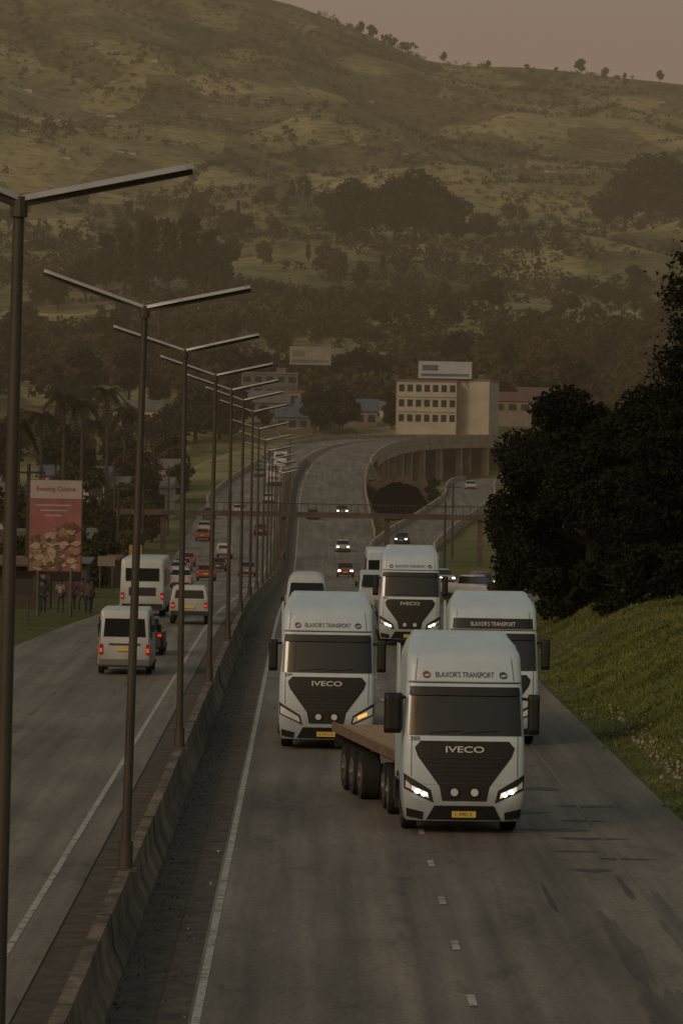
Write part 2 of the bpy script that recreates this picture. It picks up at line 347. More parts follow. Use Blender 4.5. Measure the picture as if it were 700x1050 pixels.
def T(X,Y):
    X=np.asarray(X,float);Y=np.asarray(Y,float); z=tbase(Y)-.2*sst(230,300,Y)
    amp=sst(1050,1500,Y)*2.5+sst(1800,2800,Y)*4-sst(3200,3850,Y)*4.8
    z=z+amp*(np.sin(X/61+Y/97+1.3)+.6*np.sin(X/37-Y/71)+.5*np.sin(X/23+Y/143+4)+.35*np.sin(Y/41+X/90))
    f=np.interp(X,[-3000,-600,-276,-24,10,45,97,140,244,331,900,3000],[700,510,460,410,398,383,365,359,351,345,335,300])/349
    z=z*(1+(f-1)*sst(1500,3600,Y))
    h=np.interp(X,[8.2,8.9,9.6,13,17,40],[0,.08,.28,2.15,2.9,4.2]); z=z+h*(1-sst(190,265,Y))
    hl=np.interp(-X,[17,30,80,200],[0,.3,1.5,4]); z=z+hl
    near=(Y>560)&(Y<1120)&(np.abs(X-20)<220)
    if near.any():
        idx=np.where(near); x=X[idx];y=Y[idx]
        d2=(x[:,None]-RA[None,:,0])**2+(y[:,None]-RA[None,:,1])**2; k=d2.argmin(1)
        off=(x-RA[k,0])*RN[k,0]+(y-RA[k,1])*RN[k,1]; dist=np.sqrt(d2.min(1))
        s=RS[k]; tgt=RZ[k]-.45
        hi=np.where(s<800,10.5,-4.0)
        w=np.where(off<0,1-sst(16,32,-off),1-sst(hi,hi+4,off)); w=np.where((off>-4)&(s>=800),1-sst(-4,1,off),w); w=np.where(dist>45,0,w)*sst(570,640,y)
        zz=z[idx]; 
        d3=(x[:,None]-PA[None,:,0])**2+(y[:,None]-PA[None,:,1])**2; q=d3.argmin(1); dp=np.sqrt(d3.min(1))
        pit=np.exp(-((x-14.5)/6)**2-((y-690)/60)**2)*3.5
        zz=zz-pit
        zz=zz*(1-w)+tgt*w
        wp=1-sst(5,9,dp); zz=np.where(w>.5,zz,zz*(1-wp)+(PZ[q]-.35)*wp)
        z=z.copy(); z[idx]=zz
    return z
def Tz(x,y): return float(T(np.array([x]),np.array([y]))[0])
xs=np.unique(np.concatenate([-np.geomspace(60,6000,34),np.arange(-60,-12,3.0),np.arange(-12,8,2.5),[8.2,8.55,8.9,9.25,9.6,10.4,11.3,12.2,13,14,15.5,17],np.arange(19,62,2.2),np.geomspace(64,400,60),np.geomspace(420,6000,14),-np.linspace(70,420,50)]))
ys=np.unique(np.concatenate([[-60,-20],np.arange(0,300,6.0),np.arange(300,1120,7.0),np.arange(1120,4200,24.0),np.geomspace(4250,12000,10)]))
XX,YY=np.meshgrid(xs,ys); ZZ=T(XX.ravel(),YY.ravel()).reshape(XX.shape)
V=np.stack([XX,YY,ZZ],-1).reshape(-1,3); nx=len(xs); ny=len(ys)
ii,jj=np.meshgrid(np.arange(ny-1),np.arange(nx-1),indexing='ij'); a=(ii*nx+jj).ravel()
Fq=np.stack([a,a+1,a+nx+1,a+nx],1)
g=big_mesh('ground',V,Fq,m_ground); g.data.polygons.foreach_set('use_smooth',[True]*len(Fq))
g['kind']='structure'; g['label']='grassy ground rising into hazy olive hills'; g['category']='ground'

def ribbon(name,A,N,Z,o0,o1,mat,lift=0.0,skirt=.6,sel=None,label='',kind='structure',nx=2):
    mb=MB(); rows=[]
    for i in range(len(A)):
        if sel is not None and not sel[i]: continue
        a=o0[i] if hasattr(o0,'__len__') else o0; b=o1[i] if hasattr(o1,'__len__') else o1
        r=[]
        if skirt: r.append((A[i,0]+N[i,0]*a,A[i,1]+N[i,1]*a,Z[i]+lift-skirt))
        for k in range(nx):
            o=a+(b-a)*k/(nx-1); r.append((A[i,0]+N[i,0]*o,A[i,1]+N[i,1]*o,Z[i]+lift))
        if skirt: r.append((A[i,0]+N[i,0]*b,A[i,1]+N[i,1]*b,Z[i]+lift-skirt))
        rows.append(r)
    mb.grid(rows); return mb.obj(name,mat,kind=kind,label=label,category='road' )
ribbon('road',RA,RN,RZ,1.0,11.2,m_asph,0,.9,label='two lane asphalt highway carriageway',nx=3)
lo=np.interp(RS,[-30,150,215,330,430,620,760,1300],[-9.8,-9.6,-7.3,-8.5,-12.5,-12.5,-8.0,-8.0])
ribbon('left_road',RA,RN,RZ,lo,-1.0,m_asphl,0,.9,label='asphalt highway carriageway beyond the median barrier',nx=3)
ribbon('median_ground',RA,RN,RZ,-1.0,1.0,m_dirt,-.02,0,label='dirt median strip under the barrier')
ribbon('verge_ground',RA,RN,RZ,.98,1.42,m_dirt,.004,0,sel=RS<640,label='dirty gravel strip beside the barrier')
ribbon('ramp_road',PA,PN,PZ,-3.6,3.6,m_asph,.03,.7,label='curving asphalt slip road')
def line(name,o,w,s0,s1,mat,lab,A=RA,N=RN,S=RS,Z=RZ,lift=.008):
    sel=(S>=s0)&(S<=s1); return ribbon(name,A,N,Z,o-w/2,o+w/2,mat,lift,0,sel=sel,label=lab)
line('edge_marking',1.53,.12,0,900,m_line,'solid white edge line')
line('edge_marking',9.15,.06,0,900,m_linef,'faded worn edge line')
line('edge_marking',-1.62,.12,0,900,m_line,'solid white edge line')
line('edge_marking',-7.0,.10,330,900,m_linef,'faded worn edge line')
line('ramp_marking',-3.2,.12,0,900,m_linef,'edge line of slip road',PA,PN,PS,PZ,.04)
def dashes(o,s0,s1,period,ln,mat,w=.13):
    mb=MB(); s=s0
    while s<s1:
        R=[]
        for q in (s,s+ln):
            x=np.interp(q,RS,RA[:,0]);y=np.interp(q,RS,RA[:,1]);nxn=np.interp(q,RS,RN[:,0]);nyn=np.interp(q,RS,RN[:,1]);z=np.interp(q,RS,RZ)+.012+(.02 if q>220 else 0)
            R.append([(x+nxn*(o-w/2),y+nyn*(o-w/2),z),(x+nxn*(o+w/2),y+nyn*(o+w/2),z)])
        mb.grid(R); s+=period
    return mb.obj('lane_marking',mat,kind='structure',label='dashed white lane line',category='road marking')
dashes(5.43,34,880,7.1,1.3,m_line,.12); dashes(-5.2,90,880,10,3,m_linef)
sv=catmull([(24,268),(19,310),(15,360),(13.5,450)]); QA,QN,QS=path_data(sv); QZ=T(QA[:,0],QA[:,1])+.12
ribbon('side_road',QA,QN,QZ,-3.0,3.0,m_asph,0,.6,label='side road beside the highway')
mb=MB()
def blobpatch(cx,cy,rx,ry,seed,mi=0,z=.006):
    r=random.Random(seed); n=60; P=[]; ph=[r.uniform(0,6.3) for _ in range(5)]
    for i in range(n):
        t=2*math.pi*i/n; k=.85+.13*math.sin(3*t+ph[0])+.10*math.sin(7*t+ph[1])+.06*math.sin(13*t+ph[2])+.05*math.sin(23*t+ph[3])+r.uniform(-.03,.03); P.append((cx+rx*math.cos(t)*k,cy+ry*math.sin(t)*k,z))
    mb.add([(cx,cy,z)]+P,[(0,i+1,(i+1)%n+1) for i in range(n)],mi)
for i,(cx,cy,rx,ry) in enumerate([(5.3,92.5,.9,.45),(5.9,90.5,.8,.3),(5.5,83.5,.42,.4),(6.3,86,.6,.25),(4.9,97,.5,.4),(5.6,104,.5,.6),(6.4,99,.7,.35),(6.0,95,.5,.3),(5.4,87.5,.5,.15),(5.9,80,.08,2.5),(4.4,78,.06,3)]): blobpatch(cx,cy,rx,ry,i)
for i,(cx,cy,rx,ry) in enumerate([(5.4,58,.9,7),(5.2,70,.22,6),(6.3,72,.25,8)]): blobpatch(cx,cy,rx,ry,40+i,1,.0045+.0002*i)
mb.obj('road_patch',[m_patch,m_patch2],kind='structure',label='dark repaired asphalt patches',category='road patch')
# ------------------------------------------------------------------ barrier
mb=MB(); prof=[(-.30,0),(-.30,.08),(-.15,.36),(-.10,.85),(.10,.85),(.15,.36),(.30,.08),(.30,0)]
rings=[]
sq=np.arange(12,775,6.0)
for q in sq:
    j=random.uniform(-.015,.015)
    for e in (0.0,5.95):
        qx=q+e; x=np.interp(qx,RS,RA[:,0]);y=np.interp(qx,RS,RA[:,1]);z=np.interp(qx,RS,RZ); a=np.interp(qx,RS,RN[:,0]);b=np.interp(qx,RS,RN[:,1]); 
        rings.append([(x+a*(p+j),y+b*(p+j),z+h+(j if h>.1 else -.05)) for p,h in prof])
mb.loft(rings)
mb.obj('concrete_barrier',m_conc,label='weathered concrete median barrier between the carriageways',category='barrier')
def parapet(name,A,N,Z,oo,s0,s1,S,label,h=.9,t=.3,mat=m_concf):
    mb=MB(); R=[]
    for i in range(len(A)):
        if not (s0<=S[i]<=s1): continue
        o=oo[i] if hasattr(oo,'__len__') else oo
        R.append([(A[i,0]+N[i,0]*(o+u),A[i,1]+N[i,1]*(o+u),Z[i]+v) for u,v in((-t/2,-.5),(-t/2,h),(t/2,h),(t/2,-.5))])
    mb.loft(R); return mb.obj(name,mat,label=label,category='wall')
parapet('bridge_parapet',RA,RN,RZ,11.4,780,1200,RS,'pale concrete parapet along the curving viaduct',1.0,.35)
parapet('bridge_parapet',RA,RN,RZ,lo-.3,640,1200,RS,'pale concrete parapet along the far curve',.8,.3)
parapet('roadside_parapet',RA,RN,RZ,11.4,560,775,RS,'concrete wall beside the slip road split',.8,.25)
parapet('roadside_parapet',PA,PN,PZ,3.9,60,700,PS,'low concrete wall along the slip road',.9,.3)
parapet('roadside_parapet',PA,PN,PZ,-3.9,60,330,PS,'low concrete wall along the slip road',.8,.3)
r=empty('underpass_arch',(14.2,698,0),0,label='dark ragged underpass mouth in a rough stained wall',category='underpass')
mb=MB(); n=22; inn=[];out=[]; ru=random.Random(5)
for i in range(n+1):
    t=math.pi*i/n; j=ru.uniform(-.25,.25) if 0<i<n else 0; inn.append((-4.7*math.cos(t)+.1+j*.5,-2.5+6.4*math.sin(t)**.6+j if 0<i<n else -2.5))
    ox=max(-5.3,min(5.5,-6.4*math.cos(t))); oz=-2.5+max(0,min(7.0,9*math.sin(t))); out.append((ox,oz+.5*math.sin(i*1.7) if 2<i<n-2 else oz))
F0=[(p[0],-.5,p[1]) for p in inn]; F1=[(p[0],-.5,p[1]) for p in out]; B0=[(p[0],7,p[1]) for p in inn]; B1=[(p[0],7,p[1]) for p in out]
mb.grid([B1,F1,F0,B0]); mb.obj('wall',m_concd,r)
mb=MB(); mb.box((.1,6.5,.8),(9.8,.3,6.9)); mb.obj('recess',m_void,r)  # near-black end panel paints in the darkness inside the underpass
sel=(RS>=800)
ribbon('viaduct_deck',RA,RN,RZ,9.2,11.7,m_concf,-.56,1.2,sel=sel,label='viaduct deck edge girder')
q=822
while q<1080:
    x=np.interp(q,RS,RA[:,0]);y=np.interp(q,RS,RA[:,1]);z=float(np.interp(q,RS,RZ)); a=np.interp(q,RS,RN[:,0]);b=np.interp(q,RS,RN[:,1])
    cx,cy=x+a*8.2,y+b*8.2; zb=min(Tz(cx,cy),z-4)-1; mb=MB()
    rot=math.atan2(b,a)
    for k in(-2.0,2.4): mb.box((cx+a*k,cy+b*k,(zb+z-2)/2),(1.2,1.1,z-2-zb),0,rz=rot)
    mb.box((cx,cy,z-1.5),(6.4,1.2,1.0),0,rz=rot)
    mb.obj('viaduct_pier',m_concf,label='concrete viaduct pier with crosshead',category='bridge pier',group='viaduct piers'); q+=15

# ------------------------------------------------------------------ street lamps
def lamp_post():
    r=empty('street_lamp',label='tall double-armed steel street lamp on the median barrier',category='street lamp',group='median street lamps')
    mb=MB(); mb.cyl((0,0,-.1),(0,0,9.35),.085,.055,12); mb.cyl((0,0,0),(0,0,.5),.13,.12,12); mb.box((0,0,.02),(.4,.34,.05)); mb.cyl((0,0,9.3),(0,0,9.5),.09,.08,10)
    mb.obj('pole',m_pole,r,smooth=True)
    for sd,ang in((-1,18),(1,13)):
        a=math.radians(ang); mb=MB(); L=1.80
        d=Vector((sd*math.cos(a),0,math.sin(a))); up=Vector((-sd*math.sin(a),0,math.cos(a)))
        mb.box(Vector((0,0,9.42))+d*(L/2),(L,.10,.06),0,ry=-sd*a)
        rings=[]
        for s,hw in((.03,.07),(.35,.12),(.6,.17),(1.70,.17),(L,.12)):
            p=Vector((0,0,9.42))+d*s
            rings.append([p+up*.032+Vector((0,-hw,0)),p+up*.032+Vector((0,hw,0)),p+up*.085+Vector((0,hw*.8,0)),p+up*.085+Vector((0,-hw*.8,0))])
        mb.loft(rings,1)
        mb.obj('arm',[m_pole,m_lum],r)
    return r
lp=lamp_post(); index_kids()
for k in range(21):
    q=42.7+30.5*k; x=float(np.interp(q,RS,RA[:,0]));y=float(np.interp(q,RS,RA[:,1]));z=float(np.interp(q,RS,RZ))+.83
    if k==0: n_=lp; lp.location=(x,y,z-.05); lp.rotation_euler=(0,.010,.35)
    else: 
        n_=copy_thing(lp,(x,y,z),rz=random.uniform(-.05,.05),sc=(1,1,1+random.uniform(-.008,.008))); n_.rotation_euler[1]=.018 if k==1 else random.uniform(-.004,.006)

# ------------------------------------------------------------------ truck
bz=[.28,.6,1.0,1.6,1.95,2.05,3.0,3.13,3.17,3.66,3.74,3.92,4.02,4.07]; by=[.08,.0,.0,.03,.06,.10,.32,.36,.33,.50,.58,1.00,1.35,1.75]
wz=[.28,.6,1.0,2.0,3.0,3.17,3.66,3.74,3.92,4.07]; ww=[1.19,1.27,1.28,1.26,1.22,1.21,1.19,1.17,1.10,1.0]
def fb(z): return float(np.interp(z,bz,by))
def fw(z): return float(np.interp(z,wz,ww))
def front(x,z):
    w=fw(z); t=min(abs(x)/w,1.0); D=float(np.interp(z,[0,3.1,4.1],[.34,.36,.46])); return fb(z)+D*(1-max(0,(1-t**7))**(1/7))+.05*(x/1.25)**2
def ring(z,back,n=22):
    w=fw(z); pts=[(-w,back,z)]
    for i in range(n+1):
        t=-math.pi/2+math.pi*i/n; sx=math.sin(t); x=w*math.copysign(abs(sx)**.38,sx); x=max(-w,min(w,x)); pts.append((x,front(x,z),z))
    pts.append((w,back,z)); return pts
def qpatch(mb,c,nx=8,nz=3,off=.012,mi=0):
    (a,b,cc,d)=c; P=[]
    for j in range(nz+1):
        t=j/nz; row=[]
        for i in range(nx+1):
            s=i/nx; x=(a[0]*(1-s)+b[0]*s)*(1-t)+(d[0]*(1-s)+cc[0]*s)*t; z=(a[1]*(1-s)+b[1]*s)*(1-t)+(d[1]*(1-s)+cc[1]*s)*t
            row.append((x,front(x,z)-off,z))
        P.append(row)
    mb.grid(P,mi)
def wheelmb(mb,x,y,r=.52,w=.30,out=1):
    mb.cyl((x-w/2,y,r),(x+w/2,y,r),r*.96,r*.96,20,0); mb.cyl((x-w/2+.04,y,r),(x+w/2-.04,y,r),r,r,20,0)
    xo=x+out*(w/2); mb.cyl((xo-.02*out,y,r),(xo+.012*out,y,r),r*.6,r*.55,16,1); mb.cyl((xo,y,r),(xo+.05*out,y,r),r*.22,r*.18,10,1)
def truck(loc,rz,trz,number,label,lights=True,visor=False,bigmirror=False,amber=False):
    r=empty('truck',loc,rz,label=label,category='truck',group='convoy of white flatbed trucks')
    mb=MB()
    zsq=[1.04,1.3,1.6,1.8,1.95,2.05,2.3,2.7,3.0,3.08,3.13,3.17,3.25,3.35,3.5,3.66,3.74,3.82,3.92,3.98,4.02,4.07]
    mb.loft([ring(z,2.3) for z in zsq]); cab=mb.obj('cab',m_white,r,smooth=True)
    mb=MB(); mb.loft([ring(z,.86) for z in (.28,.34,.5,.7,.9,1.035)]); mb.obj('bumper',m_white,r,smooth=True)
    mb=MB()
    mb.loft([[(-w,2.3,z0),(-w,y0+.15,z0),(-w*.85,y0,z0),(w*.85,y0,z0),(w,y0+.15,z0),(w,2.3,z0)] for z0,y0,w in((3.98,1.40,1.04),(4.10,1.66,1.0),(4.16,1.95,.93))]); mb.obj('roof_spoiler',m_white,r,bevel=.02)
    for sd in(-1,1):
        mb=MB(); mb.loft([[(sd*1.25,2.32,z),(sd*1.25,2.85,z),(sd*1.21,2.85,z),(sd*1.21,2.32,z)] for z in(1.1,2.9,3.85)]); mb.obj('side_deflector',m_white,r)
    def seam(c,nx_,nz_): mb=MB(); qpatch(mb,c,nx_,nz_,.008); mb.obj('panel_seam',m_seam,r)
    seam([(-1.15,3.125),(1.15,3.125),(1.15,3.145),(-1.15,3.145)],22,1)
    for sd in(-1,1):
        a,b_=(1.10,1.114) if sd>0 else (-1.114,-1.10); seam([(a,1.2),(b_,1.2),(b_,2.04),(a,2.04)],1,8)
        seam([(a*.93,3.18),(b_*.93,3.18),(b_*.88,3.70),(a*.88,3.70)],1,6)
    mb=MB(); qpatch(mb,[(-1.19,2.05),(1.19,2.05),(1.15,3.0),(-1.15,3.0)],24,6,.014)
    mb.obj('windscreen',m_glass,r,smooth=True)
    mb=MB(); qpatch(mb,[(-1.16,2.88),(1.16,2.88),(1.14,3.06),(-1.14,3.06)],24,2,.07); mb.obj('sun_visor',m_black,r)
    for sd in(-1,1):
        mb=MB(); mb.add([(sd*1.268,.75,2.1),(sd*1.268,1.75,2.1),(sd*1.238,1.75,2.85),(sd*1.238,.90,2.85)],[(0,1,2,3)])
        mb.obj('side_window',m_glass,r)
    mb=MB()
    # V-shaped grille narrowing down to the split bumper
    for (z0,h0,z1,h1) in ((1.80,1.04,1.94,.92),(1.62,.98,1.80,1.04),(1.00,.52,1.62,.98),(.70,.46,1.00,.52)):
        qpatch(mb,[(-h0,z0),(h0,z0),(h1,z1),(-h1,z1)],14,4,.014)
    mb.obj('grille',m_black,r)
    mb=MB(); qpatch(mb,[(-.78,.30),(.78,.30),(.62,.60),(-.62,.60)],14,3,.014); mb.obj('lower_intake',m_black,r)
    for sd in(-1,1): 
        c=[(.86,.30),(1.18,.36),(1.20,.54),(.84,.46)]
        if sd<0: c=[(-c[1][0],c[1][1]),(-c[0][0],c[0][1]),(-c[3][0],c[3][1]),(-c[2][0],c[2][1])]
        mb=MB(); qpatch(mb,c,4,2,.014); mb.obj('fog_light_recess',m_black,r)
    mb=MB()
    for z in(1.60,1.51,1.42,1.33,1.24,1.15,1.06,.79):
        h=float(np.interp(z,[.70,1.0,1.62],[.42,.48,.93])); qpatch(mb,[(-h,z-.012),(h,z-.012),(h,z+.012),(-h,z+.012)],10,1,.03)
    mb.obj('grille_slats',m_grille,r)
    for sd in(-1,1):
        def mir(c): return c if sd>0 else [(-c[1][0],c[1][1]),(-c[0][0],c[0][1]),(-c[3][0],c[3][1]),(-c[2][0],c[2][1])]
        mb=MB(); qpatch(mb,mir([(.64,.66),(1.25,.94),(1.26,1.26),(.70,.92)]),12,3,.016,0)
        qpatch(mb,mir([(.70,.73),(1.22,.96),(1.23,1.16),(.74,.88)]),10,2,.024,2 if not lights else 0)
        if lights:
            qpatch(mb,mir([(.74,.755),(1.10,.915),(1.10,1.01),(.76,.865)]),8,1,.032,3)
            for cx_,cz_,rr_ in((.84,.835,.052),(.98,.895,.056)):
                y0=front(cx_,cz_)-.045; P=[(sd*cx_+rr_*1.15*math.cos(t),y0,cz_+rr_*.85*math.sin(t)) for t in np.linspace(0,2*math.pi,14,endpoint=False)]
                mb.add(P,[tuple(range(14))],1)
            qpatch(mb,mir([(1.11,.93),(1.22,.975),(1.22,1.12),(1.11,1.02)]),4,1,.034,2)
        if amber and sd>0: qpatch(mb,mir([(.84,.83),(1.08,.93),(1.08,1.02),(.84,.92)]),4,1,.045,4)
        mb.obj('headlight',[m_black,e_head,m_lens,e_soft,e_amber],r)
        mb=MB(); y0=front(.21,.9); mb.cyl((sd*.21,y0-.07,.88),(sd*.21,y0+.0,.88),.095,.095,16,0); mb.cyl((sd*.21,y0-.085,.88),(sd*.21,y0-.07,.88),.075,.082,16,1)
        mb.obj('driving_light',[m_black,m_lens],r)
        mw=.36 if (bigmirror and sd<0) else .24
        mb=MB(); cx=sd*(1.29+mw/2+.03)
        mb.loft([[(cx-mw*k/2,y,2.50-h),(cx+mw*k/2,y,2.50-h),(cx+mw*k/2,y,2.50+h),(cx-mw*k/2,y,2.50+h)] for y,k,h in((.12,.7,.32),(.18,1,.42),(.34,1,.42))])
        mb.cyl((sd*1.15,.55,2.82),(cx,.28,2.80),.035)
        mb.obj('mirror',m_black,r,bevel=.03)
        mb=MB(); wheelmb(mb,sd*1.05,1.42,out=sd); mb.obj('wheel',[m_rub,m_rim],r)
        mb=MB()
        mb.loft([[(sd*1.29,1.42+.62*math.cos(t),.52+.62*math.sin(t)),(sd*1.29,1.42+.70*math.cos(t),.52+.70*math.sin(t)),(sd*.9,1.42+.70*math.cos(t),.52+.70*math.sin(t)),(sd*.9,1.42+.62*math.cos(t),.52+.62*math.sin(t))] for t in np.linspace(-.2,math.pi+.2,12)])
        mb.box((sd*1.05,2.9,.75),(.35,1.4,.6),0); mb.obj('mudguard',m_chas,r)
        mb=MB(); cx=sd*.80
        for j,(t0,t1,rr) in enumerate(((.3,3.4,.055),(3.4,6.4,.055))):
            P=[]
            for t in np.linspace(t0,t1,10):
                w=.016*math.sin((t-t0)/(t1-t0)*math.pi)+.006
                P.append([(cx+math.cos(t)*(rr-w)*1.25,front(cx,3.28)-.026,3.30+math.sin(t)*(rr-w)),(cx+math.cos(t)*(rr+w)*1.25,front(cx,3.28)-.026,3.30+math.sin(t)*(rr+w))])
            mb.grid(P,0)
        if not visor: mb.obj('company_logo',m_logo if sd<0 else m_navy,r)
    mb=MB()
    for x0,x1 in((-.75,-.05),(-.05,.7)):
        mb.cyl((x0,front(x0,2.1)-.03,2.10),(x1,front(x1,2.16)-.03,2.16),.012,n=5)
    mb.obj('wiper',m_black,r)
    mb=MB(); y0=front(0,.42)-.03; mb.box((0,y0,.42),(.50,.02,.13),0)
    pts,fs=textmesh('L 4982 R' if number=='205' else 'K 7315 R',.07); mb.add([(p[0],y0-.014,p[1]+.42) for p in pts],fs,1)
    mb.obj('number_plate',[m_plate,m_navy],r)
    mb=MB()
    pts,fs=textmesh('IVECO',.13,.80,.015); mb.add([(p[0],front(p[0],1.74)-.035,p[1]+1.77) for p in pts],fs,0)
    mb.obj('maker_lettering',m_silver,r)
    if visor:
        mb=MB(); qpatch(mb,[(-1.10,3.18),(1.10,3.18),(1.08,3.46),(-1.08,3.46)],20,3,.014); mb.obj('header_panel',m_black,r)
    mb=MB(); pts,fs=textmesh("BLAXOR'S TRANSPORT",.115,1.22,.006); mb.add([(p[0],front(p[0],p[1]+3.31)-(.026 if visor else .014),p[1]+3.31) for p in pts],fs,0)
    mb.obj('company_lettering',m_wtext if visor else m_navy,r)
    mb=MB(); pts,fs=textmesh(number,.09,.2,.01); mb.add([(p[0]-1.04,front(p[0]-1.04,1.96)-.02,p[1]+1.985) for p in pts],fs,0); mb.obj('fleet_number',m_navy,r)
    mb=MB(); mb.box((-.42,4.0,.85),(.12,6.0,.28)); mb.box((.42,4.0,.85),(.12,6.0,.28)); mb.box((0,5.6,1.08),(1.1,1.2,.14)); mb.box((0,1.4,.6),(1.7,.18,.18)); mb.box((0,1.5,.75),(1.0,1.2,.5))
    mb.cyl((-.9,2.55,1.2),(-.9,2.55,2.6),.09,.09,10)
    mb.obj('chassis',m_chas,r)
    for yy in(5.1,6.45):
        for sd in(-1,1):
            mb=MB(); wheelmb(mb,sd*1.02,yy,.52,.42,out=sd); mb.obj('wheel',[m_rub,m_rim],r)
    t=empty('trailer',(0,4.6,0),trz); t.parent=r
    mb=MB(); mb.box((-.5,3.9,1.1),(.16,9.6,.36)); mb.box((.5,3.9,1.1),(.16,9.6,.36))
    for k in range(10): mb.box((0,-.9+1.1*k,1.27),(2.4,.1,.1))
    mb.box((0,9.15,1.05),(2.4,.08,.3)); mb.cyl((-.7,1.0,.3),(-.7,1.0,1.2),.06); mb.cyl((.7,1.0,.3),(.7,1.0,1.2),.06)
    for yy in(6.0,7.35): mb.box((0,yy,.55),(2.0,.14,.14))
    mb.obj('trailer_frame',m_chas,t)
    mb=MB(); 
    for k in range(12): mb.box((-1.09+k*.198,3.42,1.395),(.185,11.5,.05),0)
    mb.box((-1.24,3.42,1.37),(.06,11.6,.22),1); mb.box((1.24,3.42,1.37),(.06,11.6,.22),1); mb.box((0,-2.36,1.37),(2.42,.05,.2),1)
    mb.obj('deck',[m_deck,m_rail],t)
    mb=MB(); mb.box((0,-2.02,1.72),(2.3,.06,.55)); mb.obj('headboard',m_chas,t)
    for yy in(4.65,6.0,7.35):
        for sd in(-1,1):
            mb=MB(); wheelmb(mb,sd*1.02,yy,.54,.42,out=sd); mb.obj('wheel',[m_rub,m_rim],t)
    return r
truck((3.32,91.0,0),math.radians(3.0),math.radians(4.4),'205','white flatbed truck with headlights lit, changing lanes',True,False,True)
truck((.55,116.5,0),math.radians(-.3),0,'209','white flatbed truck with company name above its windscreen',False,amber=True)
truck((5.08,119.5,0),math.radians(.8),math.radians(-.5),'212','white flatbed truck with a dark header panel near the road edge',False,True)
truck((4.25,182,0),0,0,'207','white flatbed truck following in the kerb lane',True)

# ------------------------------------------------------------------ smaller vehicles
def rr(w,z0,z1,y,r=.12,top=1.0):
    pts=[]
    for (cx,cz,a0,wt) in((w-r,z0+r,-90,1),(w-r,z1-r,0,top),(-w+r,z1-r,90,top),(-w+r,z0+r,180,1)):
        for k in range(4):
            a=math.radians(a0+30*k); pts.append(((cx+math.cos(a)*r)*wt,y,cz+math.sin(a)*r))
    return pts
def lights(r,L,w,zf,zr,on_front,on_rear,hs=(.28,.14),ts=(.2,.16),y0=0):
    for sd in(-1,1):
        mb=MB(); mb.box((sd*(w-.22),y0+.0,zf),(hs[0],.09,hs[1])); mb.obj('headlight',e_head if on_front else m_lens,r,bevel=.02)
        mb=MB(); mb.box((sd*(w-.12),L-.0,zr),(ts[0],.09,ts[1]),0); 
        if on_rear: mb.box((sd*(w-.12),L+.05,zr-ts[1]*.1),(ts[0]*.7,.012,ts[1]*.4),1)
        mb.obj('tail_light',[m_red,e_tail],r)
def wheels4(r,w,y1,y2,rad=.32,wd=.2):
    for sd in(-1,1):
        for y in(y1,y2):
            mb=MB(); wheelmb(mb,sd*(w-wd/2-.01),y,rad,wd,out=sd); mb.obj('wheel',[m_rub,m_rim],r)
def sedan(loc,rz,mat,label,fr=False,re_=False):
    r=empty('car',loc,rz,label=label,category='car',group='cars in traffic')
    mb=MB(); mb.loft([rr(w,a,b,y,.1) for y,w,a,b in((0,.70,.34,.66),(.1,.80,.24,.74),(.9,.87,.2,.88),(1.2,.88,.2,.93),(3.4,.88,.2,.97),(4.05,.85,.24,.98),(4.22,.76,.32,.9))])
    mb.obj('body',mat,r,smooth=True)
    mb=MB(); mb.loft([[(-w,y0,z),(w,y0,z),(w,y1,z),(-w,y1,z)] for z,y0,y1,w in((.90,.98,3.85,.80),(1.36,1.72,3.25,.63))]); mb.obj('windows',m_glass,r,bevel=.02)
    mb=MB(); mb.loft([[(-w,y0,z),(w,y0,z),(w,y1,z),(-w,y1,z)] for z,y0,y1,w in((1.36,1.68,3.29,.655),(1.41,1.74,3.22,.62),(1.44,1.9,3.05,.52))]); 
    mb.obj('roof',mat,r,smooth=True)
    for y,z,nm in((.03,.38,'front_bumper'),(4.2,.36,'rear_bumper')):
        mb=MB(); mb.box((0,y,z),(1.3,.08,.16)); mb.obj(nm,m_black,r)
    for y,z in((-.03,.5),(4.25,.62)):
        mb=MB(); mb.box((0,y,z),(.45,.02,.1)); mb.obj('number_plate',m_plate,r)
    lights(r,4.2,.84,.64,.80,fr,re_); wheels4(r,.88,.8,3.4); return r
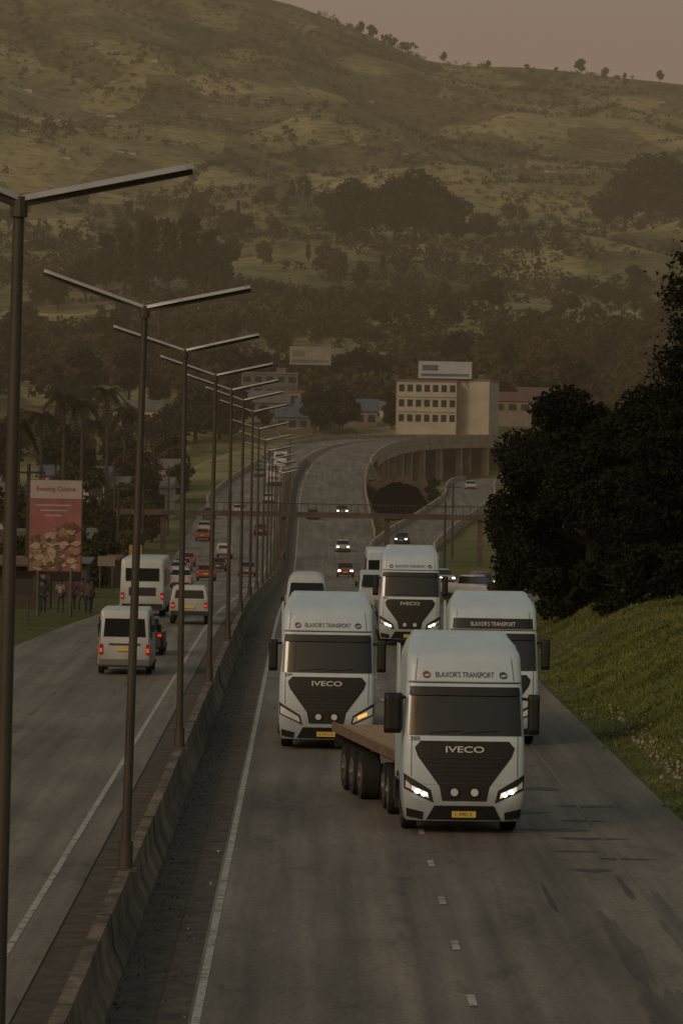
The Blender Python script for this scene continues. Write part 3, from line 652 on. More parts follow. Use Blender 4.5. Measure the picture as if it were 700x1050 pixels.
def minibus(loc,rz,mat,label,fr=False,re_=False,name='minibus',hi=0.0,rd=.13):
    r=empty(name,loc,rz,label=label,category='minibus',group='minibuses in traffic')
    H=2.16+hi
    mb=MB(); mb.loft([rr(w,a,b,y,rd if y>1 else .13,t) for y,w,a,b,t in((0,.78,.42,.95,1),(.06,.88,.3,1.12,1),(.35,.94,.26,1.28,.98),(.75,.95,.26,1.7,.95),(1.25,.95,.26,H-.08,.9),(1.8,.95,.26,H,.9),(4.6,.95,.26,H,.9),(4.82,.93,.3,H-.06,.9),(4.88,.88,.36,H-.2,.9))])
    mb.obj('body',mat,r,smooth=True)
    mb=MB(); zt2=min(H,2.4)-.22; mb.add([(-.80,.42,1.33),(.80,.42,1.33),(.70,1.14,zt2),(-.70,1.14,zt2)],[(0,1,2,3)]); 
    for v in range(4): x,y,z=mb.v[v]; mb.v[v]=(x,y-.12,z+.06)
    mb.obj('windscreen',m_glass,r)
    mb=MB(); zt=H-.34
    rows=[[(x*(1 if z<1.5 else .93),4.90,z) for x in np.linspace(-.74,.74,6)] for z in (1.34,zt)]
    mb.grid(rows); mb.obj('rear_window',m_glass,r)
    for sx in(-.86,.86): mb=MB(); mb.box((sx,4.86,1.2),(.014,.05,1.5)); mb.obj('tailgate_seam',m_seam,r)
    for sd in(-1,1):
        for y0,y1 in((1.35,2.2),(2.26,3.2),(3.26,4.5)):
            mb=MB(); mb.add([(sd*.957,y0,1.25),(sd*.957,y1,1.25),(sd*.907,y1,H-.28-rd+.13),(sd*.907,y0,H-.28-rd+.13)],[(0,1,2,3)]); mb.obj('side_window',m_glass,r)
        mb=MB(); mb.box((sd*1.06,.75,1.5),(.16,.1,.26)); mb.obj('mirror',m_black,r,bevel=.02)
    mb=MB(); mb.box((0,4.93,.44),(1.78,.14,.22)); mb.obj('rear_bumper',m_grey,r,bevel=.03)
    mb=MB(); mb.box((0,-.02,.44),(1.6,.12,.2)); mb.obj('front_bumper',m_grey,r,bevel=.03)
    mb=MB(); mb.box((0,4.925,.90),(.52,.03,.12)); mb.obj('rear_number_plate',m_plate,r)
    mb=MB(); mb.box((0,-.09,.5),(.5,.02,.11)); mb.obj('number_plate',m_plate,r)
    mb=MB(); mb.box((0,4.915,1.08),(1.1,.03,.05)); mb.obj('trim_bar',m_grille,r)
    lights(r,4.88,.94,.78,.90,fr,re_,(.3,.18),(.12,.36)); wheels4(r,.95,.95,3.9,.34,.2)
    return r
def bus(loc,rz,label,mat=None,L=9,H=2.95,w=1.2,re_=True,fr=False,name='bus',stripe=None):
    mat=mat or m_wcar; r=empty(name,loc,rz,label=label,category=name.replace('_',' '),group='buses and lorries in traffic')
    mb=MB(); mb.loft([rr(w*k,a,b,y,.16,t) for y,k,a,b,t in((0,.95,.45,H-.2,.93),(.12,1,.35,H-.05,.95),(.5,1,.32,H,.96),(L-.4,1,.32,H,.96),(L-.08,1,.36,H-.05,.95),(L,.95,.45,H-.2,.93))]); mb.obj('body',mat,r,smooth=True)
    mb=MB(); mb.box((0,-.01,H-1.15),(w*1.75,.05,1.05)); mb.obj('windscreen',m_glass,r)
    mb=MB(); mb.box((0,L+.01,H-.78),(w*1.5,.05,.62)); mb.obj('rear_window',m_glass,r)
    for sd in(-1,1):
        for k in range(int((L-1)/1.3)): mb=MB(); mb.box((sd*w,1.0+k*1.3,H-.95),(.03,1.15,.8)); mb.obj('side_window',m_glass,r)
    mb=MB(); mb.box((0,L+.03,.55),(w*1.8,.08,.22)); mb.obj('rear_bumper',m_black,r)
    mb=MB(); mb.box((0,-.04,.55),(w*1.8,.08,.22)); mb.obj('front_bumper',m_black,r)
    mb=MB(); mb.box((0,L+.02,1.25),(w*1.2,.03,.4)); mb.obj('engine_grille',stripe or m_grille,r)
    lights(r,L+.02,w,.8,1.05,fr,re_,(.3,.2),(.14,.3)); wheels4(r,w,1.6,L-2.3,.46,.3); return r
def pickup(loc,rz,mat,label,re_=False,canopy=True,fr=False):
    r=empty('pickup_truck',loc,rz,label=label,category='pickup truck',group='pickup trucks in traffic')
    mb=MB(); mb.loft([rr(w,a,b,y,.1) for y,w,a,b in((0,.78,.5,.85),(.12,.86,.42,.95),(1.1,.90,.4,1.08),(1.4,.9,.4,1.12),(5.0,.9,.42,1.12),(5.1,.86,.5,1.08))]); mb.obj('body',mat,r,smooth=True)
    mb=MB(); mb.loft([[(-q,y0,z),(q,y0,z),(q,y1,z),(-q,y1,z)] for z,y0,y1,q in((1.08,1.25,3.1,.82),(1.62,1.85,3.0,.68))]); mb.obj('windows',m_glass,r,bevel=.02)
    mb=MB(); mb.loft([[(-q,y0,z),(q,y0,z),(q,y1,z),(-q,y1,z)] for z,y0,y1,q in((1.62,1.8,3.05,.71),(1.70,1.95,2.95,.62))]); mb.obj('roof',mat,r,bevel=.03)
    if canopy:
        mb=MB(); mb.loft([[(-q,y0,z),(q,y0,z),(q,y1,z),(-q,y1,z)] for z,y0,y1,q in((1.10,3.15,5.05,.86),(1.65,3.15,4.98,.76),(1.78,3.2,4.9,.66))]); mb.obj('canopy',mat,r,bevel=.04)
        mb=MB(); mb.add([(-.68,5.055,1.2),(.68,5.055,1.2),(.62,5.02,1.58),(-.62,5.02,1.58)],[(0,1,2,3)]); mb.obj('rear_window',m_glass,r)
    mb=MB(); mb.box((0,5.14,.55),(1.7,.14,.16)); mb.obj('rear_bumper',m_grille,r,bevel=.02)
    mb=MB(); mb.box((0,-.03,.55),(1.6,.1,.2)); mb.obj('front_bumper',m_grille,r,bevel=.02)
    mb=MB(); mb.box((0,5.13,.8),(.5,.03,.11)); mb.obj('number_plate',m_plate,r)
    lights(r,5.08,.88,.78,.9,fr,re_,(.3,.16),(.14,.26)); wheels4(r,.9,.95,4.05,.37,.22); return r
PI=math.pi
def gz(y,x=0): return float(np.interp(y,RS,RZ))
def away(fn,x,yr,*a,**k):
    L={'sedan':4.25,'minibus':4.9,'bus':k.get('L',9),'pickup':5.1}[fn.__name__]
    return fn((x,yr+L,gz(yr)+.01),PI+k.pop('yaw',0),*a,**k)
away(minibus,-6.40,154,m_wcar,'white minibus taxi with red tail lights seen from behind',re_=True,hi=.16)
away(sedan,-6.40,169,m_dblue,'dark hatchback just ahead of the minibus',re_=True)
away(pickup,-5.45,202,m_wcar,'white pickup with canopy and red tail lights',re_=True)
away(bus,-8.0,212,'pale coach seen from behind',mat=m_wcar,L=9,H=2.85,w=1.08)
away(sedan,-9.6,330,m_wcar,'white car seen from behind',re_=True)
away(sedan,-9.2,395,m_redp,'red car seen from behind',re_=True)
away(sedan,-6.0,430,m_grey,'grey car seen from behind',re_=True)
away(pickup,-9.6,500,m_wcar,'white pickup seen from behind',re_=True)
away(sedan,-6.2,560,m_dblue,'dark car seen from behind',re_=True)
away(sedan,-6.0,640,m_wcar,'white car climbing the far rise',re_=True)
away(bus,-5.6,690,'red and white lorry climbing the far rise',mat=m_wcar,L=8,H=3.6,w=1.2,name='lorry',stripe=m_redp)
away(bus,-5.0,745,'white bus climbing the far rise',mat=m_wcar,L=9,H=3.2,w=1.2)
away(sedan,-8.3,720,m_grey,'grey car on the far rise',re_=True)
for (x,y,mt,lb) in((-13.4,565,m_wcar,'white car queued in the outer lane'),(-13.2,548,m_redp,'red car queued in the outer lane'),(-13.6,600,m_dblue,'dark car queued in the outer lane'),(-9.7,610,m_wcar,'white car in the middle lane'),(-12.9,455,m_grey,'grey car queued in the outer lane'),(-13.1,478,m_redp,'red car queued in the outer lane'),(-12.6,432,m_wcar,'white car queued in the outer lane'),(-9.4,460,m_dblue,'dark car in the middle lane')):
    sedan((x,y,gz(y)+.02),PI,mt,lb,False,True)
minibus((-.05,192,gz(192)+.01),0,m_wcar,'white minibus with a high rounded roof',hi=.5,fr=False,rd=.5)
bus((4.5,255,gz(255)+.02),0,'white box lorry with headlights on',mat=m_white,L=8,H=3.3,w=1.15,re_=False,fr=True,name='lorry')
minibus((3.6,230,gz(230)+.02),0,m_wcar,'white minibus with headlights on',fr=True)
bus((6.3,300,gz(300)+.02),0,'white lorry in the kerb lane',mat=m_wcar,L=8,H=3.2,w=1.15,re_=False,fr=True,name='lorry')
sedan((3.7,437,gz(437)+.02),0,m_redp,'red oncoming car in traffic',True)
sedan((4.1,525,gz(525)+.02),0,m_wcar,'white oncoming car in traffic',True)
sedan((.5,600,gz(600)+.02),0,m_dblue,'dark oncoming car with headlights on',True)
sedan((4.6,612,gz(612)+.02),0,m_grey,'grey oncoming car with headlights on',True)
sedan((11.5,548,float(np.interp(548,PA[:,1],PZ))+.05),-.1,m_dblue,'dark car on the slip road with headlights on',True)
sedan((26.5,722,float(np.interp(722,PA[:,1],PZ))+.05),0,m_wcar,'white car on the slip road',False)
pickup((13.2,300,Tz(13.2,300)+.15),.9,m_wcar,'white pickup on the side road',canopy=False)
for (x,y,mt) in((16.5,330,m_dblue),(14.5,355,m_redp),(15.8,385,m_grey),(13.0,410,m_wcar)):
    sedan((x,y,Tz(x,y)+.15),.25,mt,'car queued on the side road',True)

# ------------------------------------------------------------------ footbridge
r=empty('footbridge',(0,500,0),0,label='thin footbridge crossing over the highway',category='footbridge')
zd=1.15
mb=MB(); mb.box((-2.5,0,zd),(47,1.6,.6)); mb.obj('deck',m_concd,r)
mb=MB(); mb.box((-2.5,-.72,zd+1.25),(47,.08,.10))
for k in range(60): mb.box((-25.7+k*.8,-.72,zd+.75),(.06,.06,1.0))
mb.obj('handrail',m_chas,r)
for x in(-24.5,-16.6,-2.96,8.9,19.5):
    mb=MB(); zb=Tz(x,500)-1; mb.box((x,0,(zb+zd)/2-.1),(.6,.8,zd-zb-.3)); mb.obj('pier',m_concd,r)

# ------------------------------------------------------------------ billboard & signs
bx,byy=-12.35,214; zb=Tz(bx,byy)
r=empty('billboard',(bx,byy,zb),math.radians(6),label='tall faded red food billboard on steel posts',category='billboard')
mb=MB(); mb.cyl((-.8,0,-.3),(-.8,0,2.4),.09); mb.cyl((.8,0,-.3),(.8,0,2.4),.09); mb.box((0,.05,4.45),(2.62,.12,4.5)); mb.obj('frame',m_steel,r)
m_bill=M('billboard_red_print',(.27,.10,.10),.5,0,.25,1.2)
m_head=M('faded_header_print',(.36,.30,.29),.6,0,.12,1); m_rtext=M('dark_red_lettering',(.20,.04,.05),.6)
m_fd=[M('food_print_brown',(.14,.075,.045),.5,0,.5,6),M('food_print_orange',(.27,.15,.09),.5,0,.4,6),M('food_print_cream',(.36,.29,.22),.5,0,.4,6),M('food_print_green',(.09,.09,.05),.5,0,.4,6)]
mb=MB(); mb.box((0,-.03,4.0),(2.50,.03,3.5)); mb.obj('poster',m_bill,r)
mb=MB(); mb.box((0,-.03,6.22),(2.50,.03,.90),0); pts,fs=textmesh('Evening Cuisine',.30,1.9,.012); mb.add([(p[0],-.055,p[1]+6.22) for p in pts],fs,1); mb.obj('header',[m_head,m_rtext],r)
mb=MB(); rf=random.Random(3)
def flat(cx,cz,rx,rz_,y,mi,wob=.0):
    P=[(max(-1.24,min(1.24,cx+rx*math.cos(t)*(1+wob*math.sin(3*t+cx*9)))),y,max(2.27,cz+rz_*math.sin(t)*(1+wob*math.cos(4*t+cz*7)))) for t in np.linspace(0,2*PI,20,endpoint=False)]
    mb.add([(cx,y,cz)]+P,[(0,i+1,(i+1)%20+1) for i in range(20)],mi)
for i in range(110):
    cx=rf.uniform(-1.1,1.1); cz=rf.uniform(2.45,4.2+.35*math.sin(cx*2)); flat(cx,cz,rf.uniform(.12,.30),rf.uniform(.10,.22),-.050-.0008*i,rf.choice([0,0,1,1,2,2,3]),.18)
mb.obj('food_picture',m_fd,r)
mb=MB()
for z_,w_ in((5.45,1.7),(5.2,1.3),(4.95,.8)): mb.box((-.1,-.05,z_),(w_,.008,.07))
mb.obj('print_lines',m_head,r)
m_dsign=M('dark_sign',(.02,.02,.02),.5)
r=empty('shop_sign',(-13.35,200,Tz(-13.35,200)),0,label='dark low sign board on posts',category='sign')
for x in(-.6,.6): mb=MB(); mb.cyl((x,0,-.2),(x,0,1.4),.05); mb.obj('post',m_steel,r)
mb=MB(); mb.box((0,-.06,1.75),(1.7,.05,.75),0); mb.obj('board',[m_dsign],r)

# ------------------------------------------------------------------ people
def person(loc,rz,shirt,trousers,pose,label):
    r=empty('person',loc,rz,label=label,category='person',group='people waiting by the road')
    def skin(name,vs,es,rad,mat,par):
        me=bpy.data.meshes.new(name); me.from_pydata(vs,es,[]); me.materials.append(mat); o=bpy.data.objects.new(name,me); COL.objects.link(o); o.parent=par
        o.modifiers.new('skin','SKIN'); sl=me.skin_vertices[0].data
        for i,q in enumerate(rad): sl[i].radius=(q,q*.85)
        sl[0].use_root=True; o.modifiers.new('s','SUBSURF').levels=1; o.modifiers['s'].render_levels=1; return o
    st=pose*.16; ar=.1+pose*.12
    vs=[(0,0,.95),(0,0,1.15),(0,.01,1.35),(0,0,1.47),(0,-.02,1.56),(0,-.02,1.66),
        (-.10,0,.90),(-.11,-st,.50),(-.11,-st*.5,.09),(-.11,-st*.5-.14,.04),(.10,0,.90),(.11,st*.6,.50),(.11,st*1.2,.10),(.11,st*1.2-.14,.04),
        (-.19,0,1.40),(-.25,ar*.3,1.13),(-.25,-ar,.90),(-.25,-ar*1.3,.80),(.19,0,1.40),(.25,-ar*.3,1.13),(.25,-ar*.6,.90),(.25,-ar*.9,.80)]
    es=[(0,1),(1,2),(2,3),(3,4),(4,5),(0,6),(6,7),(7,8),(8,9),(0,10),(10,11),(11,12),(12,13),(2,14),(14,15),(15,16),(16,17),(2,18),(18,19),(19,20),(20,21)]
    rad=[.14,.12,.14,.06,.085,.10,.09,.065,.045,.035,.09,.065,.045,.035,.06,.045,.035,.03,.06,.045,.035,.03]
    skin('body',vs,es,rad,m_skin,r)
    vs2=[vs[0],vs[1],vs[2],vs[14],vs[15],vs[18],vs[19]]; skin('shirt',vs2,[(0,1),(1,2),(2,3),(3,4),(2,5),(5,6)],[.165,.15,.165,.085,.07,.085,.07],shirt,r)
    vs3=[(0,0,.98)]+vs[6:9]+vs[10:13]; skin('trousers',vs3,[(0,1),(1,2),(2,3),(0,4),(4,5),(5,6)],[.165,.11,.085,.07,.11,.085,.07],trousers,r)
    mb=MB(); mb.loft([[(math.cos(t)*q,math.sin(t)*q+.01,z) for t in np.linspace(0,2*PI,10,endpoint=False)] for z,q in((1.62,.10),(1.68,.115),(1.74,.09),(1.77,.03))]); mb.obj('hair',m_hair,r,smooth=True)
cl=[M('cloth_red',(.13,.035,.03),.9),M('cloth_white',(.20,.20,.18),.9),M('cloth_navy',(.025,.03,.05),.9),M('cloth_grey',(.06,.055,.05),.9),M('cloth_brown',(.09,.06,.035),.9)]
for i,(x,y,a,s,t,p) in enumerate([(-12.0,224,.4,0,2,0),(-11.6,226,-.6,2,3,1),(-11.1,225,1.2,3,2,.3),(-12.5,222,2.8,1,3,.5),(-11.0,220,3.1,4,2,0),(-13.2,219,.2,2,2,.2)]):
    person((x,y,Tz(x,y)),a,cl[s],cl[t],p,['person in a red shirt standing at the roadside','person in a navy top walking along the verge','person in a grey top standing at the roadside','person in a white shirt turned towards the verge','person in a brown shirt standing at the roadside','person in dark clothes waiting on the grass'][i])

# ------------------------------------------------------------------ trees
def crown_pts(blobs,per,leaf):
    C=[];S=[]
    for (c,rad) in blobs:
        n=int(per*rad*rad); d=rng.normal(size=(n,3)); d/=np.linalg.norm(d,axis=1)[:,None]; k=rng.uniform(.55,1.12,n)[:,None]
        C.append(np.array(c)+d*k*rad*np.array([1,1,.8])); S.append(rng.uniform(.6,1.3,n)*leaf)
    return np.concatenate(C),np.concatenate(S)
def limbs(mb,h,blobs,r0,th):
    mb.cyl((0,0,-1.0),(.1,0,th*.5),r0*1.25,r0,9); mb.cyl((.1,0,th*.5),(0,.1,th),r0,r0*.75,9)
    for c,rad in blobs:
        if c[2]>th*.9: mb.cyl((0,.1,th*random.uniform(.75,1)),(c[0]*.9,c[1]*.9,c[2]-rad*.2),r0*.42,r0*.08,6)
def tree_variant(kind,mat):
    blobs=[]
    if kind=='round':
        for i in range(15):
            t=random.uniform(0,2*PI); q=random.uniform(.3,3.6); z=random.uniform(2.6,8.2)-q*.25; blobs.append(((math.cos(t)*q,math.sin(t)*q,z),random.uniform(1.0,1.9)))
        blobs.append(((0,0,8.4),1.6)); th=3.6
    elif kind=='tall':
        for i in range(16):
            z=random.uniform(2.5,9.3); q=random.uniform(.1,1.9)*(1.1-abs(z-6)/6); t=random.uniform(0,2*PI); blobs.append(((math.cos(t)*q,math.sin(t)*q,z),random.uniform(.7,1.25)))
        th=5
    else:
        for i in range(14):
            t=random.uniform(0,2*PI); q=random.uniform(.5,4.6); z=random.uniform(4.2,7.8)-q*.1; blobs.append(((math.cos(t)*q,math.sin(t)*q,z),random.uniform(.9,1.5)))
        th=4.6
    r=empty('tree',(0,0,-500),0,category='tree',group='trees on the slopes',label='bushy tree on the slope')
    mb=MB(); limbs(mb,10,blobs[:8],.28,th); mb.obj('trunk',m_bark,r,smooth=True)
    C,S=crown_pts(blobs,75,.34); V,Fq=leafquads(C,S,.7); o=big_mesh('crown',V,Fq,mat,r); return r
TV=[tree_variant('round',m_fol[0]),tree_variant('round',m_fol[1]),tree_variant('tall',m_fol[0]),tree_variant('flat',m_fol[0]),tree_variant('round',m_fol[2]),tree_variant('tall',m_fol[2]),tree_variant('flat',m_fol[1])]
index_kids()
def place_tree(v,x,y,h,lab='bushy tree on the slope',grp='trees on the slopes',z=None):
    s=h/10; c=copy_thing(TV[v],(x,y,(Tz(x,y) if z is None else z)-.2),random.uniform(0,6.28),(s*random.uniform(.85,1.2),s*random.uniform(.85,1.2),s),label=lab,group=grp); return c
def unpx(px,py):
    dx,dy=px-318,py-468; return dx*math.cos(TH)+dy*math.sin(TH),-dx*math.sin(TH)+dy*math.cos(TH)
_Ys=np.concatenate([np.arange(260,1100,4.0),np.arange(1100,4100,10.0)])
def hit(px,py,ymin=600):
    dx,dy=unpx(px,py); Y=_Ys[_Ys>=ymin]; X=dx/F*Y; Z=HC-dy/F*Y; t=T(X,Y); k=np.argmax(t>=Z)
    return float(X[k]),float(Y[k])
spots=[(108,300,26,2),(128,305,30,2),(150,302,33,2),(172,306,34,2),(195,303,36,2),(214,306,30,2),(230,300,22,0),(88,310,20,0),(60,320,16,0),
 (345,252,17,0),(362,250,20,0),(385,254,17,3),(405,252,21,0),(425,250,23,0),(447,253,19,0),(468,252,15,0),(490,256,13,3),
 (640,235,18,0),(662,232,22,0),(680,230,22,0),(698,236,19,0),(620,240,14,1),
 (300,206,12,2),(308,206,14,5),(315,207,13,2),(595,76,14,0),(418,58,16,3),(400,52,14,3),(455,64,10,0),(345,14,14,3),(370,36,12,0),(620,80,10,1),(676,84,11,0),(380,40,13,0),(395,46,12,3),(432,58,12,0),(330,10,12,0),(355,24,12,0),(500,70,7,0),(540,74,7,1),(570,76,6,0),(640,82,7,0),
 (20,470,11,0),(48,488,9,1),(5,500,12,0),(85,478,8,4),(180,470,13,0),(200,455,14,0),(170,492,9,0),(225,452,12,4),(236,440,12,0),
 (130,458,10,0),(150,462,8,1),(110,466,9,0),(185,458,10,1),
 (265,400,12,0),(285,372,13,1),(350,402,11,0),(368,400,12,0),(385,398,12,3),(398,430,7,0),(515,432,10,0),(540,428,12,0),(560,425,11,1),(590,420,14,0),(470,385,14,0),(520,395,13,0),
 (250,436,7,0),(292,440,5,1),(270,440,6,0),(332,440,4,0),(402,441,5,0)]
for px,py,h,v in spots:
    x,y=hit(px,py,640 if py>430 else 1010); lab={2:'tall dark gum tree on the slope',5:'tall narrow tree on the hillside',3:'flat-topped dark tree on the slope'}.get(v,'bushy tree on the slope')
    place_tree(v,x,y,h*(y/1300 if py<260 and py>200 and px>330 else 1),lab)
placed=0
while placed<140:
    px=random.uniform(-40,740); py=random.uniform(215,425) 
    x,y=hit(px,py,1040)
    if py>345 and 240<px<505: continue
    nz=math.sin(x/45+y/80)+math.sin(x/90-y/130+2)
    if nz<-.1 and py<340: continue
    place_tree(random.choice([0,0,1,3,4,0,6,2,1]),x,y,random.uniform(8,15)); placed+=1
for x,y,h,v in [(-34,420,11,0),(-30,380,9,1),(-42,520,13,0),(-27,330,8,0),(-38,300,10,0),(-25,640,9,4),(-33,600,12,0),(-48,600,14,2),(-30,700,11,0),(-40,720,12,0),(-24,560,7,0),(-23,270,5,1),(-21,246,4.5,0),(-18,262,4,1),(-15.2,310,4,0),(-17.5,375,5,0),(-18.2,440,5,1),
                (-20.5,470,6,0),(-21,520,7,1),(-22,595,8,0),(-19.5,545,5,4),(-23,410,6,0),(-20,345,5,1),(-24,480,8,0),(-29,450,9,4),(-18.5,290,4.5,0),(-26,300,6,0),(-19,650,6,0),(-21,690,7,1),
                (9.9,668,1.6,1),(18.8,680,3.4,0),(20.0,720,4.2,0),(11.5,650,1.6,0),(9.6,690,2.6,0),(16,660,1.6,0),(10.2,705,3.2,1),
                (12.5,262,3.2,0),(14.0,248,4,0),(12.2,280,2.4,1),(15.5,275,4,0)]:
    place_tree(v,x,y,h,'leafy green roadside tree' if h>4 else 'low bush beside the road','roadside trees')
def big_tree(loc,h,rad,seed,label,zlow=.22,nb=46,per=760,leaf=.11):
    random.seed(seed); blobs=[]
    r=empty('tree',loc,0,label=label,category='tree',group='large dark trees beside the bank')
    for i in range(nb):
        t=random.uniform(0,2*PI); ph=random.uniform(zlow,1.0); q=rad*math.sqrt(max(0.05,1-((ph-.5)/.56)**2))*random.uniform(.40,.95)
        blobs.append(((math.cos(t)*q,math.sin(t)*q,h*ph*.92),random.uniform(.6,1.25)*rad/4.3))
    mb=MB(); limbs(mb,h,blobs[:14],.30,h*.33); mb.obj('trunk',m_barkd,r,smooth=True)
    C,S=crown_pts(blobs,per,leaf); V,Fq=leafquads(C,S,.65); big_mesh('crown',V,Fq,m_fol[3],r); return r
big_tree((12.6,196,1.2),10.0,4.6,1,'large dark spreading tree beside the grass bank',.05,76,900)
big_tree((16.3,186,2.4),8.4,4.4,2,'large dark tree with dense crown above the bank',.04,66,900)
big_tree((14.0,226,1.2),9.4,5.2,5,'large dark tree behind the bank',.0,60)
big_tree((20.5,205,2.6),10.0,5.2,8,'large dark tree above the bank',.0,60)
big_tree((18.6,194,2.6),11.2,3.6,21,'tall dark tree rising above the bank',.2,46)
big_tree((13.2,178,1.9),2.6,2.6,12,'low dark bush under the big trees',.0,26,620)
big_tree((11.2,190,1.1),2.4,2.2,13,'low dark bush at the edge of the bank',.0,24,620)
big_tree((16.0,170,2.6),2.6,2.6,14,'low dark bush above the bank',.0,26,620)
big_tree((18.2,160,2.9),2.6,2.6,15,'low dark bush above the bank',.0,24,620)
def conifer(loc,h,seed):
    random.seed(seed); r=empty('tree',loc,0,label='tall dark ragged conifer above the bank',category='tree')
    mb=MB(); mb.cyl((0,0,-1),(0,0,h*.96),.3,.05,9); C=[];S=[]
    z=h*.12
    while z<h:
        n=random.randint(5,7); L=(1-z/h)**.8*h*.26+.25; t0=random.uniform(0,6)
        for k in range(n):
            t=t0+2*PI*k/n+random.uniform(-.3,.3); l=L*random.uniform(.5,1.2); e=Vector((math.cos(t)*l,math.sin(t)*l,z+l*.22)); mb.cyl((0,0,z),e,.05,.015,5)
            m=int(170*l); s=rng.uniform(.1,1.05,m); c=np.array([[math.cos(t)*l*q,math.sin(t)*l*q,z+l*.22*q] for q in s]); c+=rng.normal(size=(m,3))*np.array([.22,.22,.16])*(.4+s[:,None]); C.append(c); S.append(rng.uniform(.07,.15,m))
        z+=h*.052*random.uniform(.8,1.3)
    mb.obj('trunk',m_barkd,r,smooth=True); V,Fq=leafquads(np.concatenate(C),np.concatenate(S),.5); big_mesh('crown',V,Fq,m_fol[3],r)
conifer((15.9,180,2.6),15.2,3); conifer((18.6,190,2.9),14.4,4)
random.seed(11)
def palm():
    r=empty('palm_tree',(0,0,-500),0,label='tall palm tree with drooping fronds',category='palm tree',group='roadside palms')
    mb=MB(); P=[(0,0,-1),(.15,0,4),(.1,0,9),(0,0,13.2)]
    for i,(a,b) in enumerate(zip(P,P[1:])): mb.cyl(a,b,.30-.05*i,.25-.05*i,9)
    mb.obj('trunk',m_bark,r,smooth=True); mb=MB()
    for k in range(26):
        t=2*PI*k/26+random.uniform(-.1,.1); up=random.uniform(-.2,1.1); L=random.uniform(2.6,3.4); prev=None
        for j in range(9):
            s=j/8; rad=L*s; z=13.2+up*1.6*s-2.6*s*s*(1.1-up*.3); p=Vector((math.cos(t)*rad*.95,math.sin(t)*rad*.95,z)); side=Vector((-math.sin(t),math.cos(t),0))
            if prev is not None and j>0:
                for sd in(-1,1):
                    for q in(0,.5):
                        b0=prev.lerp(p,q); b1=prev.lerp(p,q+.35); tip=b0+side*sd*.75*(1-.6*abs(s-.4))+Vector((math.cos(t)*.3,math.sin(t)*.3,-.4)); mb.add([b0,b1,tip],[(0,1,2)])
            prev=p
    mb.obj('crown',m_fol[0],r); return r
pt=palm(); index_kids()
for i,(px,row,y) in enumerate([(42,425,520),(66,405,540),(85,412,560),(110,400,600),(58,430,600),(20,432,480),(128,420,640),(96,432,620)]):
    dx,dy=unpx(px,row); x=dx/F*y; z=Tz(x,y); top=HC-dy/F*y; s=(top-z)/13.2*1.0
    if i==0: pt.location=(x,y,z); pt.scale=(s*.8,s*.8,s)
    else: copy_thing(pt,(x,y,z),random.uniform(0,6),(s*.8,s*.8,s))
for v in TV:
    for c in KIDS.get(v.name,[]): bpy.data.objects.remove(c)
    bpy.data.objects.remove(v)
CC=[];SS_=[]
def bush(x,y,z,r,n,leaf):
    d=rng.normal(size=(n,3)); d/=np.linalg.norm(d,axis=1)[:,None]; k=rng.uniform(.35,1.1,n)[:,None]; d[:,2]*=.75
    CC.append(np.array([x,y,z+r*.55])+d*k*r); SS_.append(rng.uniform(.5,1.2,n)*leaf)
N=8000; cnt=0
py=rng.uniform(60,432,N*4); px=rng.uniform(-160,860,N*4)
for a,b in zip(px,py):
    if cnt>=N: break
    x=(a-318)/F
    Y=np.interp(b,[60,75,140,225,300,380,435],[4000,3900,3300,2600,2000,1400,1010]); Y+=rng.uniform(-30,30); X=x*Y
    n1=math.sin(X/52+Y/88)+math.sin(X/31-Y/143+2)+.8*math.sin(X/17+Y/37+1)+.7*math.sin(Y/61+X/200)
    dens=np.interp(Y,[1000,1500,2000,2250,2500,2900,3200,3600,3950],[.70,.56,.50,.44,.26,.36,.30,.34,.36]); 
    if X<0 and Y>3300: dens+=.22
    if n1+rng.normal()*.5< (1-2.1*dens)*1.6: continue
    if Y<1130 and -30<X<60: continue
    r=rng.uniform(2.2,5.2) if Y<2300 else rng.uniform(1.4,4.0)*rng.uniform(.7,1.1)
    bush(X,Y,0.0,r,60 if Y<1600 else 26,r*.28); cnt+=1
for h_ in range(95):
    X0=rng.uniform(-330,420);Y0=rng.uniform(1500,3800); an=rng.choice([rng.normal()*.2,1.57+rng.normal()*.2],p=[.75,.25]); L_=rng.uniform(50,240)
    for q in np.arange(0,L_,4.2):
        if rng.random()<.22: continue
        bush(X0+math.cos(an)*q+rng.normal()*1.5,Y0+math.sin(an)*q+rng.normal()*3,0.0,rng.uniform(1.3,3.2),20,.8)
xy=np.array([[c[:,0].mean(),c[:,1].mean()] for c in CC]); zt=T(xy[:,0],xy[:,1])
for c,z in zip(CC,zt): c[:,2]+=z
C=np.concatenate(CC); S=np.concatenate(SS_); V,Fq=leafquads(C,S,.75)
o=big_mesh('woodland',V,Fq,m_wood); o['kind']='stuff'; o['label']='scattered bush and woodland covering the hillside'; o['category']='woodland'

